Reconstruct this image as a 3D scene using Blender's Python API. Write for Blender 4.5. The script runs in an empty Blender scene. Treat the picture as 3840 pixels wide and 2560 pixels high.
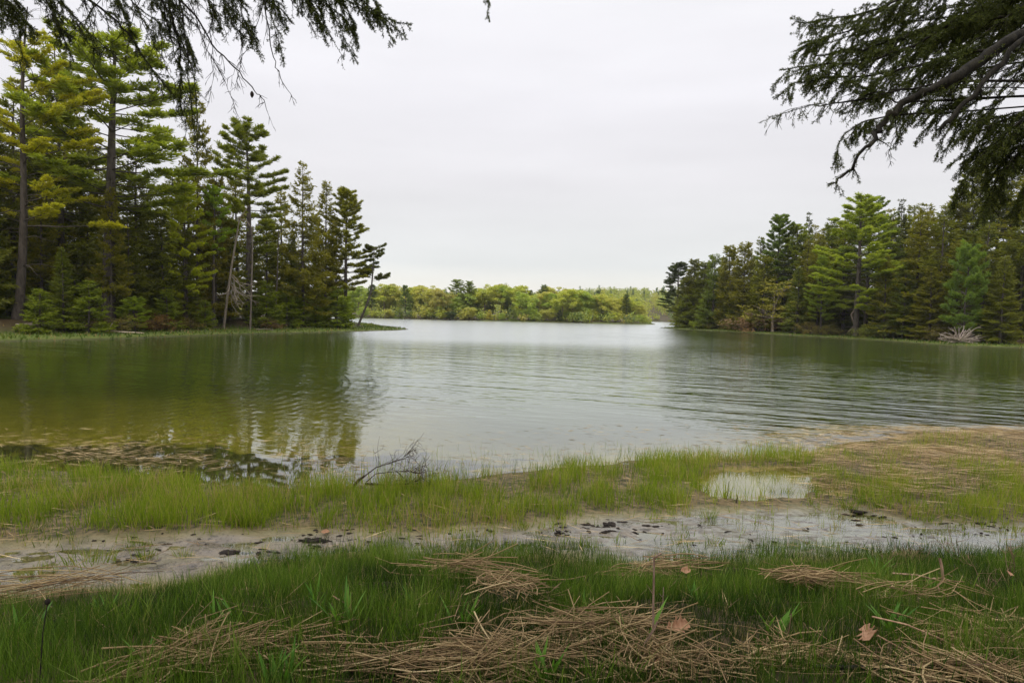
import bpy, math, random
import numpy as np
from mathutils import Matrix, Vector, Euler

# ------------------------------------------------------------------ camera, sky, sun, exposure
scene = bpy.context.scene
C = scene.collection
F, CX, CY = 2133.33, 1920.0, 1280.0          # focal length and centre in pixels of the 3840 px photograph
CAMH = 2.2                                   # metres above the lake
PITCH, ROLL = math.atan(103.0 / F), math.radians(1.25)
cam_d = bpy.data.cameras.new("camera"); cam = bpy.data.objects.new("camera", cam_d); C.objects.link(cam)
cam_d.sensor_width = 36.0; cam_d.lens = 20.0; cam_d.clip_start = 0.05; cam_d.clip_end = 5000
MR = Euler((math.pi / 2 - PITCH, 0, 0)).to_matrix() @ Matrix.Rotation(ROLL, 3, 'Z')
cam.matrix_world = Matrix.Translation((0, 0, CAMH)) @ MR.to_4x4()
scene.camera = cam
scene.view_settings.view_transform = 'Standard'
scene.view_settings.look = 'None'
scene.view_settings.exposure = 0.0
scene.view_settings.gamma = 1.0
scene.cycles.use_denoising = True
scene.cycles.max_bounces = 6
scene.cycles.diffuse_bounces = 3
scene.cycles.glossy_bounces = 3
scene.cycles.transmission_bounces = 4
scene.cycles.transparent_max_bounces = 8
scene.cycles.caustics_reflective = False
scene.cycles.caustics_refractive = False

SUN_EL, SUN_AZ = math.radians(58), math.radians(205)
world = bpy.data.worlds.new("World"); scene.world = world; world.use_nodes = True
nt = world.node_tree; nt.nodes.clear()
def N(t, typ, **kw):
    n = t.nodes.new(typ)
    for k, v in kw.items(): setattr(n, k, v)
    return n
def ramp(t, stops, interp='LINEAR'):
    r = N(t, 'ShaderNodeValToRGB'); r.color_ramp.interpolation = interp
    e = r.color_ramp.elements
    while len(e) < len(stops): e.new(0.5)
    for i, (p, c) in enumerate(stops):
        e[i].position = p
        e[i].color = (c, c, c, 1) if isinstance(c, (int, float)) else (*c, 1)
    return r
wo = N(nt, 'ShaderNodeOutputWorld'); bg = N(nt, 'ShaderNodeBackground'); bg.inputs[1].default_value = 0.1
sky = N(nt, 'ShaderNodeTexSky'); sky.sky_type = 'NISHITA'; sky.sun_disc = False
sky.sun_elevation = SUN_EL; sky.sun_rotation = SUN_AZ
tc = N(nt, 'ShaderNodeTexCoord'); sx = N(nt, 'ShaderNodeSeparateXYZ'); nt.links.new(tc.outputs['Generated'], sx.inputs[0])
# overcast: cloud layer hue by elevation, brighter towards the zenith
SKYK = 1.07
cr = ramp(nt, [(0.0, (.86, .86, .78)), (0.035, (.90, .875, .80)), (0.085, (.775, .79, .785)), (0.22, (.80, .79, .815)), (0.34, (.85, .84, .88)), (0.5, (.88, .875, .91))])
nt.links.new(sx.outputs['Z'], cr.inputs[0])
mr = N(nt, 'ShaderNodeMapRange'); mr.interpolation_type = 'SMOOTHSTEP'
mr.inputs['From Min'].default_value = .5; mr.inputs['From Max'].default_value = .95
mr.inputs['To Min'].default_value = 10.0 * SKYK; mr.inputs['To Max'].default_value = 25.0 * SKYK
nt.links.new(sx.outputs['Z'], mr.inputs[0])
cm = N(nt, 'ShaderNodeMapping'); cm.inputs['Scale'].default_value = (1.2, 1.2, 7); nt.links.new(tc.outputs['Generated'], cm.inputs[0])
cn = N(nt, 'ShaderNodeTexNoise'); cn.inputs['Scale'].default_value = 1.6; cn.inputs['Detail'].default_value = 4
nt.links.new(cm.outputs[0], cn.inputs[0])
cnr = N(nt, 'ShaderNodeMapRange'); cnr.inputs['To Min'].default_value = .95; cnr.inputs['To Max'].default_value = 1.05
cnr.inputs['From Min'].default_value = .3; cnr.inputs['From Max'].default_value = .7
nt.links.new(cn.outputs[0], cnr.inputs[0])
mm = N(nt, 'ShaderNodeMath', operation='MULTIPLY'); nt.links.new(mr.outputs[0], mm.inputs[0]); nt.links.new(cnr.outputs[0], mm.inputs[1])
vs = N(nt, 'ShaderNodeVectorMath', operation='SCALE'); nt.links.new(cr.outputs[0], vs.inputs[0]); nt.links.new(mm.outputs[0], vs.inputs['Scale'])
mx = N(nt, 'ShaderNodeMix', data_type='RGBA'); mx.inputs[0].default_value = .97
nt.links.new(sky.outputs[0], mx.inputs[6]); nt.links.new(vs.outputs[0], mx.inputs[7])
nt.links.new(mx.outputs[2], bg.inputs[0]); nt.links.new(bg.outputs[0], wo.inputs[0])

sd = bpy.data.lights.new("sun", 'SUN'); sd.energy = 1.3; sd.angle = math.radians(18); sd.color = (1, .96, .88)
sun = bpy.data.objects.new("sun", sd); C.objects.link(sun)
sun.rotation_euler = (math.pi / 2 - SUN_EL, 0, math.pi - SUN_AZ)

# ------------------------------------------------------------------ helpers: projection, noise
MN = np.array(MR)
def unproj(u, v, d):
    return np.array((0, 0, CAMH)) + MN @ np.array(((u - CX) / F * d, -(v - CY) / F * d, -d))
def on_plane(u, v, z=0.0):
    r = MN @ np.array(((u - CX) / F, -(v - CY) / F, -1.0))
    t = (z - CAMH) / r[2]
    return np.array((0, 0, CAMH)) + r * t
def project(x, y, z):
    p = np.stack([x, y, np.asarray(z) - CAMH + 0 * x], -1) @ MN
    d = np.maximum(-p[..., 2], .3)
    return CX + F * p[..., 0] / d, CY - F * p[..., 1] / d, -p[..., 2]
def hsh(ix, iy, s):
    h = (ix.astype(np.int64) * 374761393 + iy.astype(np.int64) * 668265263 + s * 982451653) & 0x7fffffff
    h = ((h ^ (h >> 13)) * 1274126177) & 0x7fffffff
    return ((h ^ (h >> 16)) & 0xffff) / 65535.0
def vnoise(x, y, sc, s=0):
    x = np.asarray(x) / sc; y = np.asarray(y) / sc
    ix = np.floor(x); iy = np.floor(y); fx = x - ix; fy = y - iy
    fx = fx * fx * (3 - 2 * fx); fy = fy * fy * (3 - 2 * fy)
    a, b, c, d = hsh(ix, iy, s), hsh(ix + 1, iy, s), hsh(ix, iy + 1, s), hsh(ix + 1, iy + 1, s)
    return (a * (1 - fx) + b * fx) * (1 - fy) + (c * (1 - fx) + d * fx) * fy
def fnoise(x, y, sc, s=0, o=3):
    r = 0; a = .5
    for k in range(o): r = r + a * vnoise(x, y, sc / 2 ** k, s + k * 17); a *= .5
    return r / (1 - .5 ** o)
def ss(t):
    t = np.clip(t, 0, 1); return t * t * (3 - 2 * t)
def sdist(x, y, poly):
    """signed distance to a polygon, positive inside"""
    d = np.full(x.shape, 1e9); ins = np.zeros(x.shape, bool); n = len(poly)
    for i in range(n):
        ax, ay = poly[i]; bx, by = poly[(i + 1) % n]
        ex, ey = bx - ax, by - ay; L = ex * ex + ey * ey
        t = np.clip(((x - ax) * ex + (y - ay) * ey) / L, 0, 1)
        d = np.minimum(d, np.hypot(x - ax - t * ex, y - ay - t * ey))
        if ey != 0:
            c = (ay > y) != (by > y)
            ins ^= c & (x < ex * (y - ay) / ey + ax)
    return np.where(ins, d, -d)

def wline(pts, z=.05):
    w = [on_plane(u, v, z) for u, v in pts]
    return np.array([p[0] for p in w]), np.array([p[1] for p in w])
SHORE = wline([(-900, 1760), (0, 1745), (500, 1770), (900, 1800), (1150, 1815), (1400, 1800), (1650, 1790), (1900, 1760), (2100, 1735), (2400, 1715), (2700, 1705), (2950, 1695), (3150, 1672), (3300, 1640), (3500, 1618), (3840, 1612), (4800, 1640)])
MUDB = wline([(-900, 2060), (0, 2010), (500, 1990), (900, 1965), (1200, 1950), (1500, 1965), (2000, 1935), (2400, 1905), (2600, 1880), (3000, 1875), (3250, 1890), (3400, 1925), (3840, 1920), (4800, 1950)])
TOE = wline([(-900, 2240), (0, 2180), (400, 2150), (700, 2120), (1000, 2075), (1300, 2025), (1600, 2035), (2000, 2045), (2400, 2070), (2800, 2045), (3200, 2030), (3840, 2015), (4800, 2060)])
def yline(L, x): return np.interp(x, L[0], L[1])
LEFT = [tuple(on_plane(u, v)[:2]) for u, v in [(-1400, 1385), (-500, 1312), (0, 1281), (400, 1272), (800, 1256), (1100, 1249), (1330, 1243), (1480, 1239), (1530, 1235.5), (1435, 1225), (1360, 1209)]] + [(-22, 92), (-45, 120), (-160, 120), (-200, 20)]
RIGHT = [tuple(on_plane(u, v)[:2]) for u, v in [(4900, 1400), (4300, 1340), (3840, 1306), (3600, 1297), (3300, 1277), (3000, 1260), (2900, 1254), (2700, 1242), (2600, 1237), (2475, 1230.5)]] + [(37, 124), (60, 150), (150, 170), (180, 30)]
FAR = [(-420, 176), (-80, 172), (-40, 168), (0, 166), (20, 164), (32, 161), (40, 163), (44, 175), (60, 262), (120, 258), (400, 262), (900, 262), (900, 1000), (-900, 1000), (-900, 180)]
def height(x, y, parts=False):
    x = np.asarray(x, float); y = np.asarray(y, float)
    near = y < 30
    ds = yline(SHORE, x) - y; dm = yline(MUDB, x) - y; dt = yline(TOE, x) - y
    wob = (fnoise(x, y, .9, 3) - .5) * .5
    ds = ds + wob * np.clip(1 + .0 * ds, 0, 1); dm = dm + wob * .6; dt = dt + wob * .5
    fine = fnoise(x, y, .35, 5, 4) - .5
    bed = np.where(ds < 0, -np.minimum(.045 * -ds, .32) * (1 + 2.2 * ss((x + 2.2) / 3)) - np.clip((-ds - 7.5) * .09, 0, 1.7), 0)
    zn = bed + np.where(ds >= 0, .05 * ss(ds / .6) + .05 * fine * ss(ds / .3) + .13 * ss((x - 3.2) / 2) * ss(ds / .8) * (1 - ss((dm + .6) / .6)) * (fnoise(x, y * 1.4, .8, 13) - .38), 0)
    mudf = ss(dm / .35) * (1 - ss(dt / .4))
    zmud = .012 - .022 * ss((x + .5) / 3.5) + .06 * (fnoise(x, y, 1.1, 9) - .5) + .10 * (fnoise(x * .8, y * 1.9, .22, 11, 3) - .5)
    zn = zn * (1 - ss(dm / .35)) + zmud * ss(dm / .35)
    zn = zn + .64 * ss(dt / 2.9) + .03 * fine * ss(dt / .4)
    u, v, d = project(x, y, .03)
    e = np.sqrt(((u - 2850) / 275) ** 2 + ((v - 1808 - (u - 2845) * .015) / 66) ** 2) + .75 * (fnoise(x, y, .7, 21) - .5)
    pool = np.where((d > 1) & near, 1 - ss((e + .3 * (vnoise(x, y, .14, 23) - .5) - .85) / .3), 0)
    zn = zn * (1 - pool) - .05 * pool
    zn = np.where(near, zn, -2.2)
    j = (fnoise(x, y, 4, 31) - .5)
    def land(sdv, mw, rise, run):
        return np.where(sdv < 0, np.maximum(.07 * sdv, -2.2), .12 * ss(sdv / .7) + .10 * ss(sdv / mw) + rise * ss((sdv - mw) / run) + .15 * j * ss(sdv / 6))
    sl = sdist(x, y, LEFT) + j * .9; sr = sdist(x, y, RIGHT) + j * .9; sf = sdist(x, y, FAR) + 2 * j
    zl = land(sl, 4.2, .9, 3.5); zr = land(sr, 4.0, .8, 5)
    zf = land(sf, 1.5, .45, 6) + np.where(sf > 0, 15 * ss((y - 230) / 330) * (.75 + .5 * fnoise(x, y, 180, 41)) * (.68 + .62 * ss((x + 10) / 110)), 0)
    z = np.maximum(np.maximum(zn, zl), np.maximum(zr, zf))
    if not parts: return z
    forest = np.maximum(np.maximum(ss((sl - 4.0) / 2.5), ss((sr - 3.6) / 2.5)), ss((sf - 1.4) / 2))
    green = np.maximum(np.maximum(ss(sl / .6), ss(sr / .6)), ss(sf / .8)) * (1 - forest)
    mud = np.where(near, mudf * (1 - pool), 0)
    bank = np.where(near, ss(dt / .5), 0)
    marsh = np.where(near & (ds > 0), 1 - ss(dm / .4), 0) * (1 - pool)
    weed = np.where(near, ss((ds + 2.6 + 1.4 * wob) / 1.6) * (1 - ss(ds / .3)) * (.2 + .8 * np.maximum(ss((1.0 - x) / 3), ss((x - 3.5) / 2))), 1.)
    return z, forest, green, mud, bank, marsh, weed, ds
def hz(x, y): return float(height(np.array([x]), np.array([y]))[0])

# ------------------------------------------------------------------ helpers: meshes
class MB:
    """collects quads (numpy) with a per-vertex tint; build() links them as ONE mesh object"""
    def __init__(s): s.v = []; s.f = []; s.t = []; s.n = 0
    def add(s, v, f, t=.5):
        v = np.asarray(v, float).reshape(-1, 3); f = np.asarray(f, np.int64).reshape(-1, 4)
        s.v.append(v); s.f.append(f + s.n); s.t.append(np.broadcast_to(np.asarray(t, float), (len(v),)).copy()); s.n += len(v)
    def tube(s, pts, rad, sides=5, t=.5):
        P = np.asarray(pts, float); n = len(P)
        T = np.gradient(P, axis=0); T /= np.linalg.norm(T, axis=1, keepdims=True) + 1e-9
        ref = np.array((.31, .93, .17)) if abs(T[0, 2]) > .6 else np.array((.05, .1, 1.))
        A = np.cross(T, ref); A /= np.linalg.norm(A, axis=1, keepdims=True) + 1e-9
        B = np.cross(T, A); a = np.arange(sides) * 2 * np.pi / sides
        R = np.broadcast_to(np.asarray(rad, float), (n,))
        V = P[:, None] + R[:, None, None] * (np.cos(a)[None, :, None] * A[:, None] + np.sin(a)[None, :, None] * B[:, None])
        i = np.arange(n - 1)[:, None] * sides; k = np.arange(sides)[None]; k2 = (k + 1) % sides
        f = np.stack([i + k, i + k2, i + sides + k2, i + sides + k], -1).reshape(-1, 4)
        s.add(V.reshape(-1, 3), f, t)
    def kites(s, P, D, S, L, W, t, mid=.45):
        """pointed flat blades: base P, unit direction D, unit side S"""
        L = np.broadcast_to(np.asarray(L, float), (len(P),))[:, None]; W = np.broadcast_to(np.asarray(W, float), (len(P),))[:, None]
        V = np.stack([P, P + D * L * mid + S * W / 2, P + D * L, P + D * L * mid - S * W / 2], 1)
        n = len(P); f = np.arange(n * 4).reshape(n, 4)
        s.add(V.reshape(-1, 3), f, np.repeat(np.broadcast_to(np.asarray(t, float), (n,)), 4))
    def blades(s, P, D0, bend, S, L, W, t, seg=3):
        """grass: base P, start direction D0, bent over along bend, side S"""
        n = len(P); L = np.asarray(L)[:, None]; W = np.asarray(W)[:, None]; V = []
        for k in range(seg + 1):
            q = k / seg
            c = P + D0 * L * q + bend * L * q * q
            w = W * (.5 * (1 - q) ** .7 + .03)
            V += [c - S * w, c + S * w]
        V = np.stack(V, 1); b = np.arange(n)[:, None, None] * (2 * (seg + 1)); k = np.arange(seg)[None, :, None] * 2
        f = (b + k + np.array([0, 1, 3, 2])[None, None]).reshape(-1, 4)
        s.add(V.reshape(-1, 3), f, np.repeat(np.broadcast_to(np.asarray(t, float), (n,)), 2 * (seg + 1)))
    def mesh(s, name, smooth=False):
        v = np.concatenate(s.v); f = np.concatenate(s.f); t = np.concatenate(s.t)
        m = bpy.data.meshes.new(name); nf = len(f)
        m.vertices.add(len(v)); m.vertices.foreach_set('co', v.astype(np.float32).ravel())
        m.loops.add(nf * 4); m.loops.foreach_set('vertex_index', f.astype(np.int32).ravel())
        m.polygons.add(nf); m.polygons.foreach_set('loop_start', (np.arange(nf) * 4).astype(np.int32))
        if smooth: m.polygons.foreach_set('use_smooth', np.ones(nf, bool))
        m.update(calc_edges=True)
        a = m.attributes.new('tint', 'FLOAT', 'POINT'); a.data.foreach_set('value', t.astype(np.float32))
        return m
    def build(s, name, mat, parent=None, smooth=False):
        return obj(name, s.mesh(name, smooth), mat, parent)
def obj(name, mesh, mat, parent=None, color=None):
    o = bpy.data.objects.new(name, mesh); C.objects.link(o); o.parent = parent
    if mat is not None and not mesh.materials: mesh.materials.append(mat)
    if color: o.color = (*color, 1)
    return o
def tag(o, label=None, cat=None, group=None, kind=None):
    for k, v in (('label', label), ('category', cat), ('group', group), ('kind', kind)):
        if v: o[k] = v
    return o
def empty(name, loc, rz=0, sc=(1, 1, 1)):
    o = bpy.data.objects.new(name, None); C.objects.link(o); o.location = loc; o.rotation_euler = (0, 0, rz); o.scale = sc
    o.empty_display_size = .3
    return o
def unit(a): return a / (np.linalg.norm(a, axis=-1, keepdims=True) + 1e-9)
def rvec(r, n): return unit(r.normal(size=(n, 3)))
def perp(r, D): return unit(np.cross(D, rvec(r, len(D))))

# ------------------------------------------------------------------ materials
def newmat(name):
    m = bpy.data.materials.new(name); m.use_nodes = True; t = m.node_tree; t.nodes.clear()
    return m, t, N(t, 'ShaderNodeOutputMaterial')
def lk(t, a, b): t.links.new(a, b)
def attr(t, name): return N(t, 'ShaderNodeAttribute', attribute_name=name).outputs['Fac']
def mixc(t, f, a, b, mode='MIX'):
    n = N(t, 'ShaderNodeMix', data_type='RGBA', blend_type=mode)
    for i, x in ((0, f), (6, a), (7, b)):
        if isinstance(x, (int, float)): n.inputs[i].default_value = x if i == 0 else (x, x, x, 1)
        elif isinstance(x, tuple): n.inputs[i].default_value = (*x, 1)
        else: lk(t, x, n.inputs[i])
    return n.outputs[2]
def noise(t, scale, detail=3, vec=None, rough=.5):
    n = N(t, 'ShaderNodeTexNoise'); n.inputs['Scale'].default_value = scale; n.inputs['Detail'].default_value = detail; n.inputs['Roughness'].default_value = rough
    if vec is not None: lk(t, vec, n.inputs['Vector'])
    return n.outputs[0]
def mrange(t, x, a, b, c=0., d=1., smooth=False):
    n = N(t, 'ShaderNodeMapRange')
    if smooth: n.interpolation_type = 'SMOOTHSTEP'
    lk(t, x, n.inputs[0])
    for i, k in zip((1, 2, 3, 4), (a, b, c, d)): n.inputs[i].default_value = k
    return n.outputs[0]
def math_(t, op, a, b=None):
    n = N(t, 'ShaderNodeMath', operation=op)
    for i, x in enumerate((a, b)):
        if x is None: continue
        if isinstance(x, (int, float)): n.inputs[i].default_value = x
        else: lk(t, x, n.inputs[i])
    return n.outputs[0]
def pos(t): return N(t, 'ShaderNodeNewGeometry').outputs['Position']
def leafmat(name, stops=None, transl=.3, rough=.55, spec=.25, wm=(1.45, 1.28, .62), cl=(.66, .74, .8)):
    """leaves, needles and blades: tint attribute through a ramp, or the object's own colour varied by the tint"""
    m, t, o = newmat(name)
    tint = attr(t, 'tint')
    if stops: col = ramp(t, stops); lk(t, tint, col.inputs[0]); col = col.outputs[0]
    else:
        oc = N(t, 'ShaderNodeObjectInfo').outputs['Color']
        warm = mixc(t, 1.0, oc, wm, 'MULTIPLY'); cool = mixc(t, 1.0, oc, cl, 'MULTIPLY')
        col = mixc(t, tint, cool, warm)
    p = N(t, 'ShaderNodeBsdfPrincipled'); lk(t, col, p.inputs['Base Color'])
    p.inputs['Roughness'].default_value = rough; p.inputs['Specular IOR Level'].default_value = spec
    tr = N(t, 'ShaderNodeBsdfTranslucent'); lk(t, mixc(t, 1.0, col, (1.3, 1.35, .7), 'MULTIPLY'), tr.inputs[0])
    ms = N(t, 'ShaderNodeMixShader'); ms.inputs[0].default_value = transl
    lk(t, p.outputs[0], ms.inputs[1]); lk(t, tr.outputs[0], ms.inputs[2]); lk(t, ms.outputs[0], o.inputs[0])
    return m
def barkmat(name, a, b, scale=6, usecol=False):
    m, t, o = newmat(name)
    tcn = N(t, 'ShaderNodeTexCoord'); mp = N(t, 'ShaderNodeMapping'); mp.inputs['Scale'].default_value = (1, 1, .3); lk(t, tcn.outputs['Object'], mp.inputs[0])
    n = noise(t, scale, 5, mp.outputs[0], .65)
    f = mrange(t, n, .35, .65)
    col = mixc(t, f, a, b)
    if usecol: col = mixc(t, 1.0, col, N(t, 'ShaderNodeObjectInfo').outputs['Color'], 'MULTIPLY')
    p = N(t, 'ShaderNodeBsdfPrincipled'); lk(t, col, p.inputs['Base Color']); p.inputs['Roughness'].default_value = .85; p.inputs['Specular IOR Level'].default_value = .2
    bp = N(t, 'ShaderNodeBump'); bp.inputs['Strength'].default_value = .6; bp.inputs['Distance'].default_value = .03; lk(t, n, bp.inputs['Height']); lk(t, bp.outputs[0], p.inputs['Normal'])
    lk(t, p.outputs[0], o.inputs[0])
    return m
M_needle = leafmat('conifer_needles', transl=.42)
M_leaf = leafmat('spring_leaves', transl=.35, wm=(1.2, 1.15, .85), cl=(.75, .85, .9))
M_bark = barkmat('tree_bark', (.09, .075, .062), (.22, .19, .165), 7, True)
M_bough = leafmat('spruce_bough_needles', [(0, (.026, .038, .009)), (.6, (.085, .105, .017)), (1, (.20, .215, .032))], transl=.28, rough=.45)
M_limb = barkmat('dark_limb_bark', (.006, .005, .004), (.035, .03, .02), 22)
M_grass = leafmat('bank_grass', [(0, (.014, .034, .004)), (.4, (.05, .10, .010)), (.7, (.14, .235, .022)), (.86, (.2, .26, .05)), (.93, (.33, .27, .11)), (1, (.4, .3, .15))], transl=.3)
M_marsh = leafmat('marsh_grass', [(0, (.08, .13, .010)), (.5, (.20, .28, .018)), (.78, (.31, .37, .035)), (.86, (.36, .3, .1)), (1, (.46, .34, .17))], transl=.35)
M_straw = leafmat('dry_straw', [(0, (.09, .048, .022)), (.4, (.26, .17, .08)), (.75, (.43, .305, .145)), (1, (.60, .46, .24))], transl=.1, rough=.6)
M_broad = leafmat('broad_blades', [(0, (.07, .19, .02)), (1, (.17, .33, .045))], transl=.35, rough=.4)
M_dead = barkmat('bleached_wood', (.25, .215, .18), (.52, .47, .41), 9, True)
M_oak = leafmat('dry_oak_leaf', [(0, (.34, .17, .085)), (1, (.5, .29, .17))], transl=.15)
M_twig = barkmat('dry_twig', (.22, .15, .11), (.46, .34, .26), 40, True)
M_clod = barkmat('wet_peat', (.012, .010, .009), (.05, .038, .03), 30)

# ground
def ground_mat():
    m, t, o = newmat('ground')
    P = pos(t)
    n1 = noise(t, 2.2, 5, P, .6); n2 = noise(t, 14, 4, P, .6); n3 = noise(t, .35, 4, P)
    sand = mixc(t, mrange(t, n1, .4, .62), (.27, .235, .036), (.36, .31, .052))
    weed = mixc(t, mrange(t, n2, .35, .65), (.022, .024, .010), (.075, .065, .028))
    bedc = mixc(t, mrange(t, math_(t, 'ADD', attr(t, 'weed'), mrange(t, n1, .3, .7, -.45, .45)), .35, .62), sand, weed)
    mp_ = N(t, 'ShaderNodeMapping'); lk(t, P, mp_.inputs[0]); mp_.inputs['Scale'].default_value = (1, 2.6, 1); mp_.inputs['Rotation'].default_value[2] = .12
    mudc = mixc(t, mrange(t, n1, .38, .62), (.14, .112, .076), (.27, .225, .165))
    mudc = mixc(t, mrange(t, noise(t, 7, 6, mp_.outputs[0], .68), .54, .64), mudc, (.055, .045, .034))
    mudc = mixc(t, mrange(t, noise(t, 1.1, 4, P), .5, .66), mudc, (.15, .135, .06))
    mudc = mixc(t, mrange(t, noise(t, 30, 5, P, .7), .56, .66), mudc, (.05, .038, .028))
    mudc = mixc(t, mrange(t, n2, .60, .68), mudc, (.06, .046, .034))
    sxp = N(t, 'ShaderNodeSeparateXYZ'); lk(t, P, sxp.inputs[0])
    silt = mixc(t, mrange(t, noise(t, 9, 5, mp_.outputs[0], .65), .42, .6), (.27, .275, .255), (.085, .075, .06))
    mudc = mixc(t, mrange(t, sxp.outputs[0], -1.5, 3, 0, .75), mudc, silt)
    soil = mixc(t, mrange(t, n2, .35, .65), (.035, .03, .016), (.11, .075, .04))
    marsh = mixc(t, mrange(t, n2, .38, .6), (.045, .045, .02), (.17, .125, .065))
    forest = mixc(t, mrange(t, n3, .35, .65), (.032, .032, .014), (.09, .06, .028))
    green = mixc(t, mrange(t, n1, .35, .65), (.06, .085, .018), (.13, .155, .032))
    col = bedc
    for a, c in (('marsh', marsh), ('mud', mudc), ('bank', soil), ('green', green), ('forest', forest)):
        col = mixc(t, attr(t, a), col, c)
    p = N(t, 'ShaderNodeBsdfPrincipled'); lk(t, col, p.inputs['Base Color'])
    wet = math_(t, 'MULTIPLY', attr(t, 'mud'), mrange(t, n1, .42, .62, 1., .0))
    lk(t, mrange(t, wet, 0, 1, .75, .14), p.inputs['Roughness'])
    lk(t, mrange(t, attr(t, 'mud'), 0, 1, .15, .6), p.inputs['Specular IOR Level'])
    bp = N(t, 'ShaderNodeBump'); bp.inputs['Strength'].default_value = .7; bp.inputs['Distance'].default_value = .02
    lk(t, noise(t, 25, 5, P, .65), bp.inputs['Height']); lk(t, bp.outputs[0], p.inputs['Normal'])
    lk(t, p.outputs[0], o.inputs[0])
    return m
def water_mat():
    m, t, o = newmat('lake_water')
    P = pos(t)
    rip = attr(t, 'ripple'); rings = attr(t, 'rings')
    def mapped(rot, sc, loc=(0, 0, 0)):
        mp = N(t, 'ShaderNodeMapping', vector_type='TEXTURE'); lk(t, P, mp.inputs[0]); mp.inputs['Rotation'].default_value[2] = -rot; mp.inputs['Scale'].default_value = tuple(1 / q for q in sc); mp.inputs['Location'].default_value = loc
        return mp.outputs[0]
    long1 = noise(t, 1.0, 1.5, mapped(math.radians(27), (.26, 1.35, 1)), .45)
    long2 = noise(t, 1.0, 2, mapped(math.radians(16), (.8, 3.6, 1)), .55)
    chop = noise(t, 5.0, 3, mapped(0, (.6, 1, 1)), .55)
    w = N(t, 'ShaderNodeTexWave'); w.wave_type = 'RINGS'; w.rings_direction = 'Z'
    mp = N(t, 'ShaderNodeMapping'); lk(t, P, mp.inputs[0]); mp.inputs['Location'].default_value = (13, -15, 0); lk(t, mp.outputs[0], w.inputs['Vector'])
    w.inputs['Scale'].default_value = .8; w.inputs['Distortion'].default_value = 5.0; w.inputs['Detail'].default_value = 1; w.inputs['Detail Scale'].default_value = .35
    h = math_(t, 'ADD', math_(t, 'MULTIPLY', math_(t, 'ADD', math_(t, 'MULTIPLY', long1, .10), math_(t, 'MULTIPLY', long2, .055)), rip),
              math_(t, 'ADD', math_(t, 'MULTIPLY', math_(t, 'MULTIPLY', chop, .014), rip), math_(t, 'MULTIPLY', math_(t, 'MULTIPLY', w.outputs['Fac'], .0042), rings)))
    bp = N(t, 'ShaderNodeBump'); bp.inputs['Strength'].default_value = 1; bp.inputs['Distance'].default_value = 1; lk(t, h, bp.inputs['Height'])
    fr = N(t, 'ShaderNodeFresnel'); fr.inputs[0].default_value = 1.33; lk(t, bp.outputs[0], fr.inputs[1])
    fac = math_(t, 'POWER', fr.outputs[0], .62)
    gl = N(t, 'ShaderNodeBsdfGlossy'); lk(t, mrange(t, attr(t, 'wind'), 0, 1, .02, .24), gl.inputs['Roughness']); gl.inputs[0].default_value = (.93, .95, .96, 1); lk(t, bp.outputs[0], gl.inputs['Normal'])
    murk = N(t, 'ShaderNodeBsdfDiffuse'); n = noise(t, .25, 3, P)
    lk(t, mixc(t, mrange(t, n, .35, .65), (.046, .070, .011), (.066, .092, .015)), murk.inputs[0])
    tr = N(t, 'ShaderNodeBsdfTransparent'); tr.inputs[0].default_value = (.93, .93, .72, 1)
    dep = attr(t, 'depth')
    op = math_(t, 'SUBTRACT', 1.0, math_(t, 'POWER', 2.718, math_(t, 'MULTIPLY', dep, -2.3)))
    body = N(t, 'ShaderNodeMixShader'); lk(t, op, body.inputs[0]); lk(t, tr.outputs[0], body.inputs[1]); lk(t, murk.outputs[0], body.inputs[2])
    ms = N(t, 'ShaderNodeMixShader'); lk(t, fac, ms.inputs[0]); lk(t, body.outputs[0], ms.inputs[1]); lk(t, gl.outputs[0], ms.inputs[2])
    lk(t, ms.outputs[0], o.inputs[0])
    return m
M_ground, M_water = ground_mat(), water_mat()

# ------------------------------------------------------------------ terrain and lake
def axis(fine, a, b, lo, hi, g):
    r = [*np.arange(a, b, fine)]
    s = fine; x = r[-1]
    while x < hi: s *= g; x += s; r.append(x)
    s = fine; x = a; l = []
    while x > lo: s *= g; x -= s; l.append(x)
    return np.array(l[::-1] + r)
gx = axis(.055, -6.5, 6.5, -900, 900, 1.022)
gy = axis(.04, 1.8, 9.5, -40, 1000, 1.021)
X, Y = np.meshgrid(gx, gy)
Z, a_for, a_gr, a_mud, a_bank, a_marsh, a_weed, DS = height(X, Y, True)
def grid_mesh(name, Z, keep, attrs, mat, kind):
    ny, nx = X.shape
    i = np.arange(ny * nx).reshape(ny, nx)
    f = np.stack([i[:-1, :-1], i[:-1, 1:], i[1:, 1:], i[1:, :-1]], -1).reshape(-1, 4)
    if keep is not None:
        k = keep.ravel()[f].any(1); f = f[k]
    used = np.zeros(ny * nx, bool); used[f.ravel()] = True; idx = np.cumsum(used) - 1
    b = MB(); b.add(np.stack([X, Y, Z], -1).reshape(-1, 3)[used], idx[f])
    m = b.mesh(name, True)
    for k, v in attrs.items():
        a = m.attributes.new(k, 'FLOAT', 'POINT'); a.data.foreach_set('value', v.ravel()[used].astype(np.float32))
    o = obj(name, m, mat); o['kind'] = kind
    return o
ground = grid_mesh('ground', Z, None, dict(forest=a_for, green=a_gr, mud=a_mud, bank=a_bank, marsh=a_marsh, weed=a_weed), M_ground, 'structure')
dist = np.hypot(X, Y)
calm = ss((-DS - .6 + .5 * ss((X - 3) / 3)) / (6.0 - 5.2 * ss((X - 2) / 4)))
rip = calm * (.32 + .55 * ss((X - 1.5) / 5) * (1 - .4 * ss((Y - 18) / 20)) + .6 * ss((X - 4) / 5) * ss((26 - Y) / 12)) * (.55 + .9 * fnoise(X, Y * 1.5, 9, 51))
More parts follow.
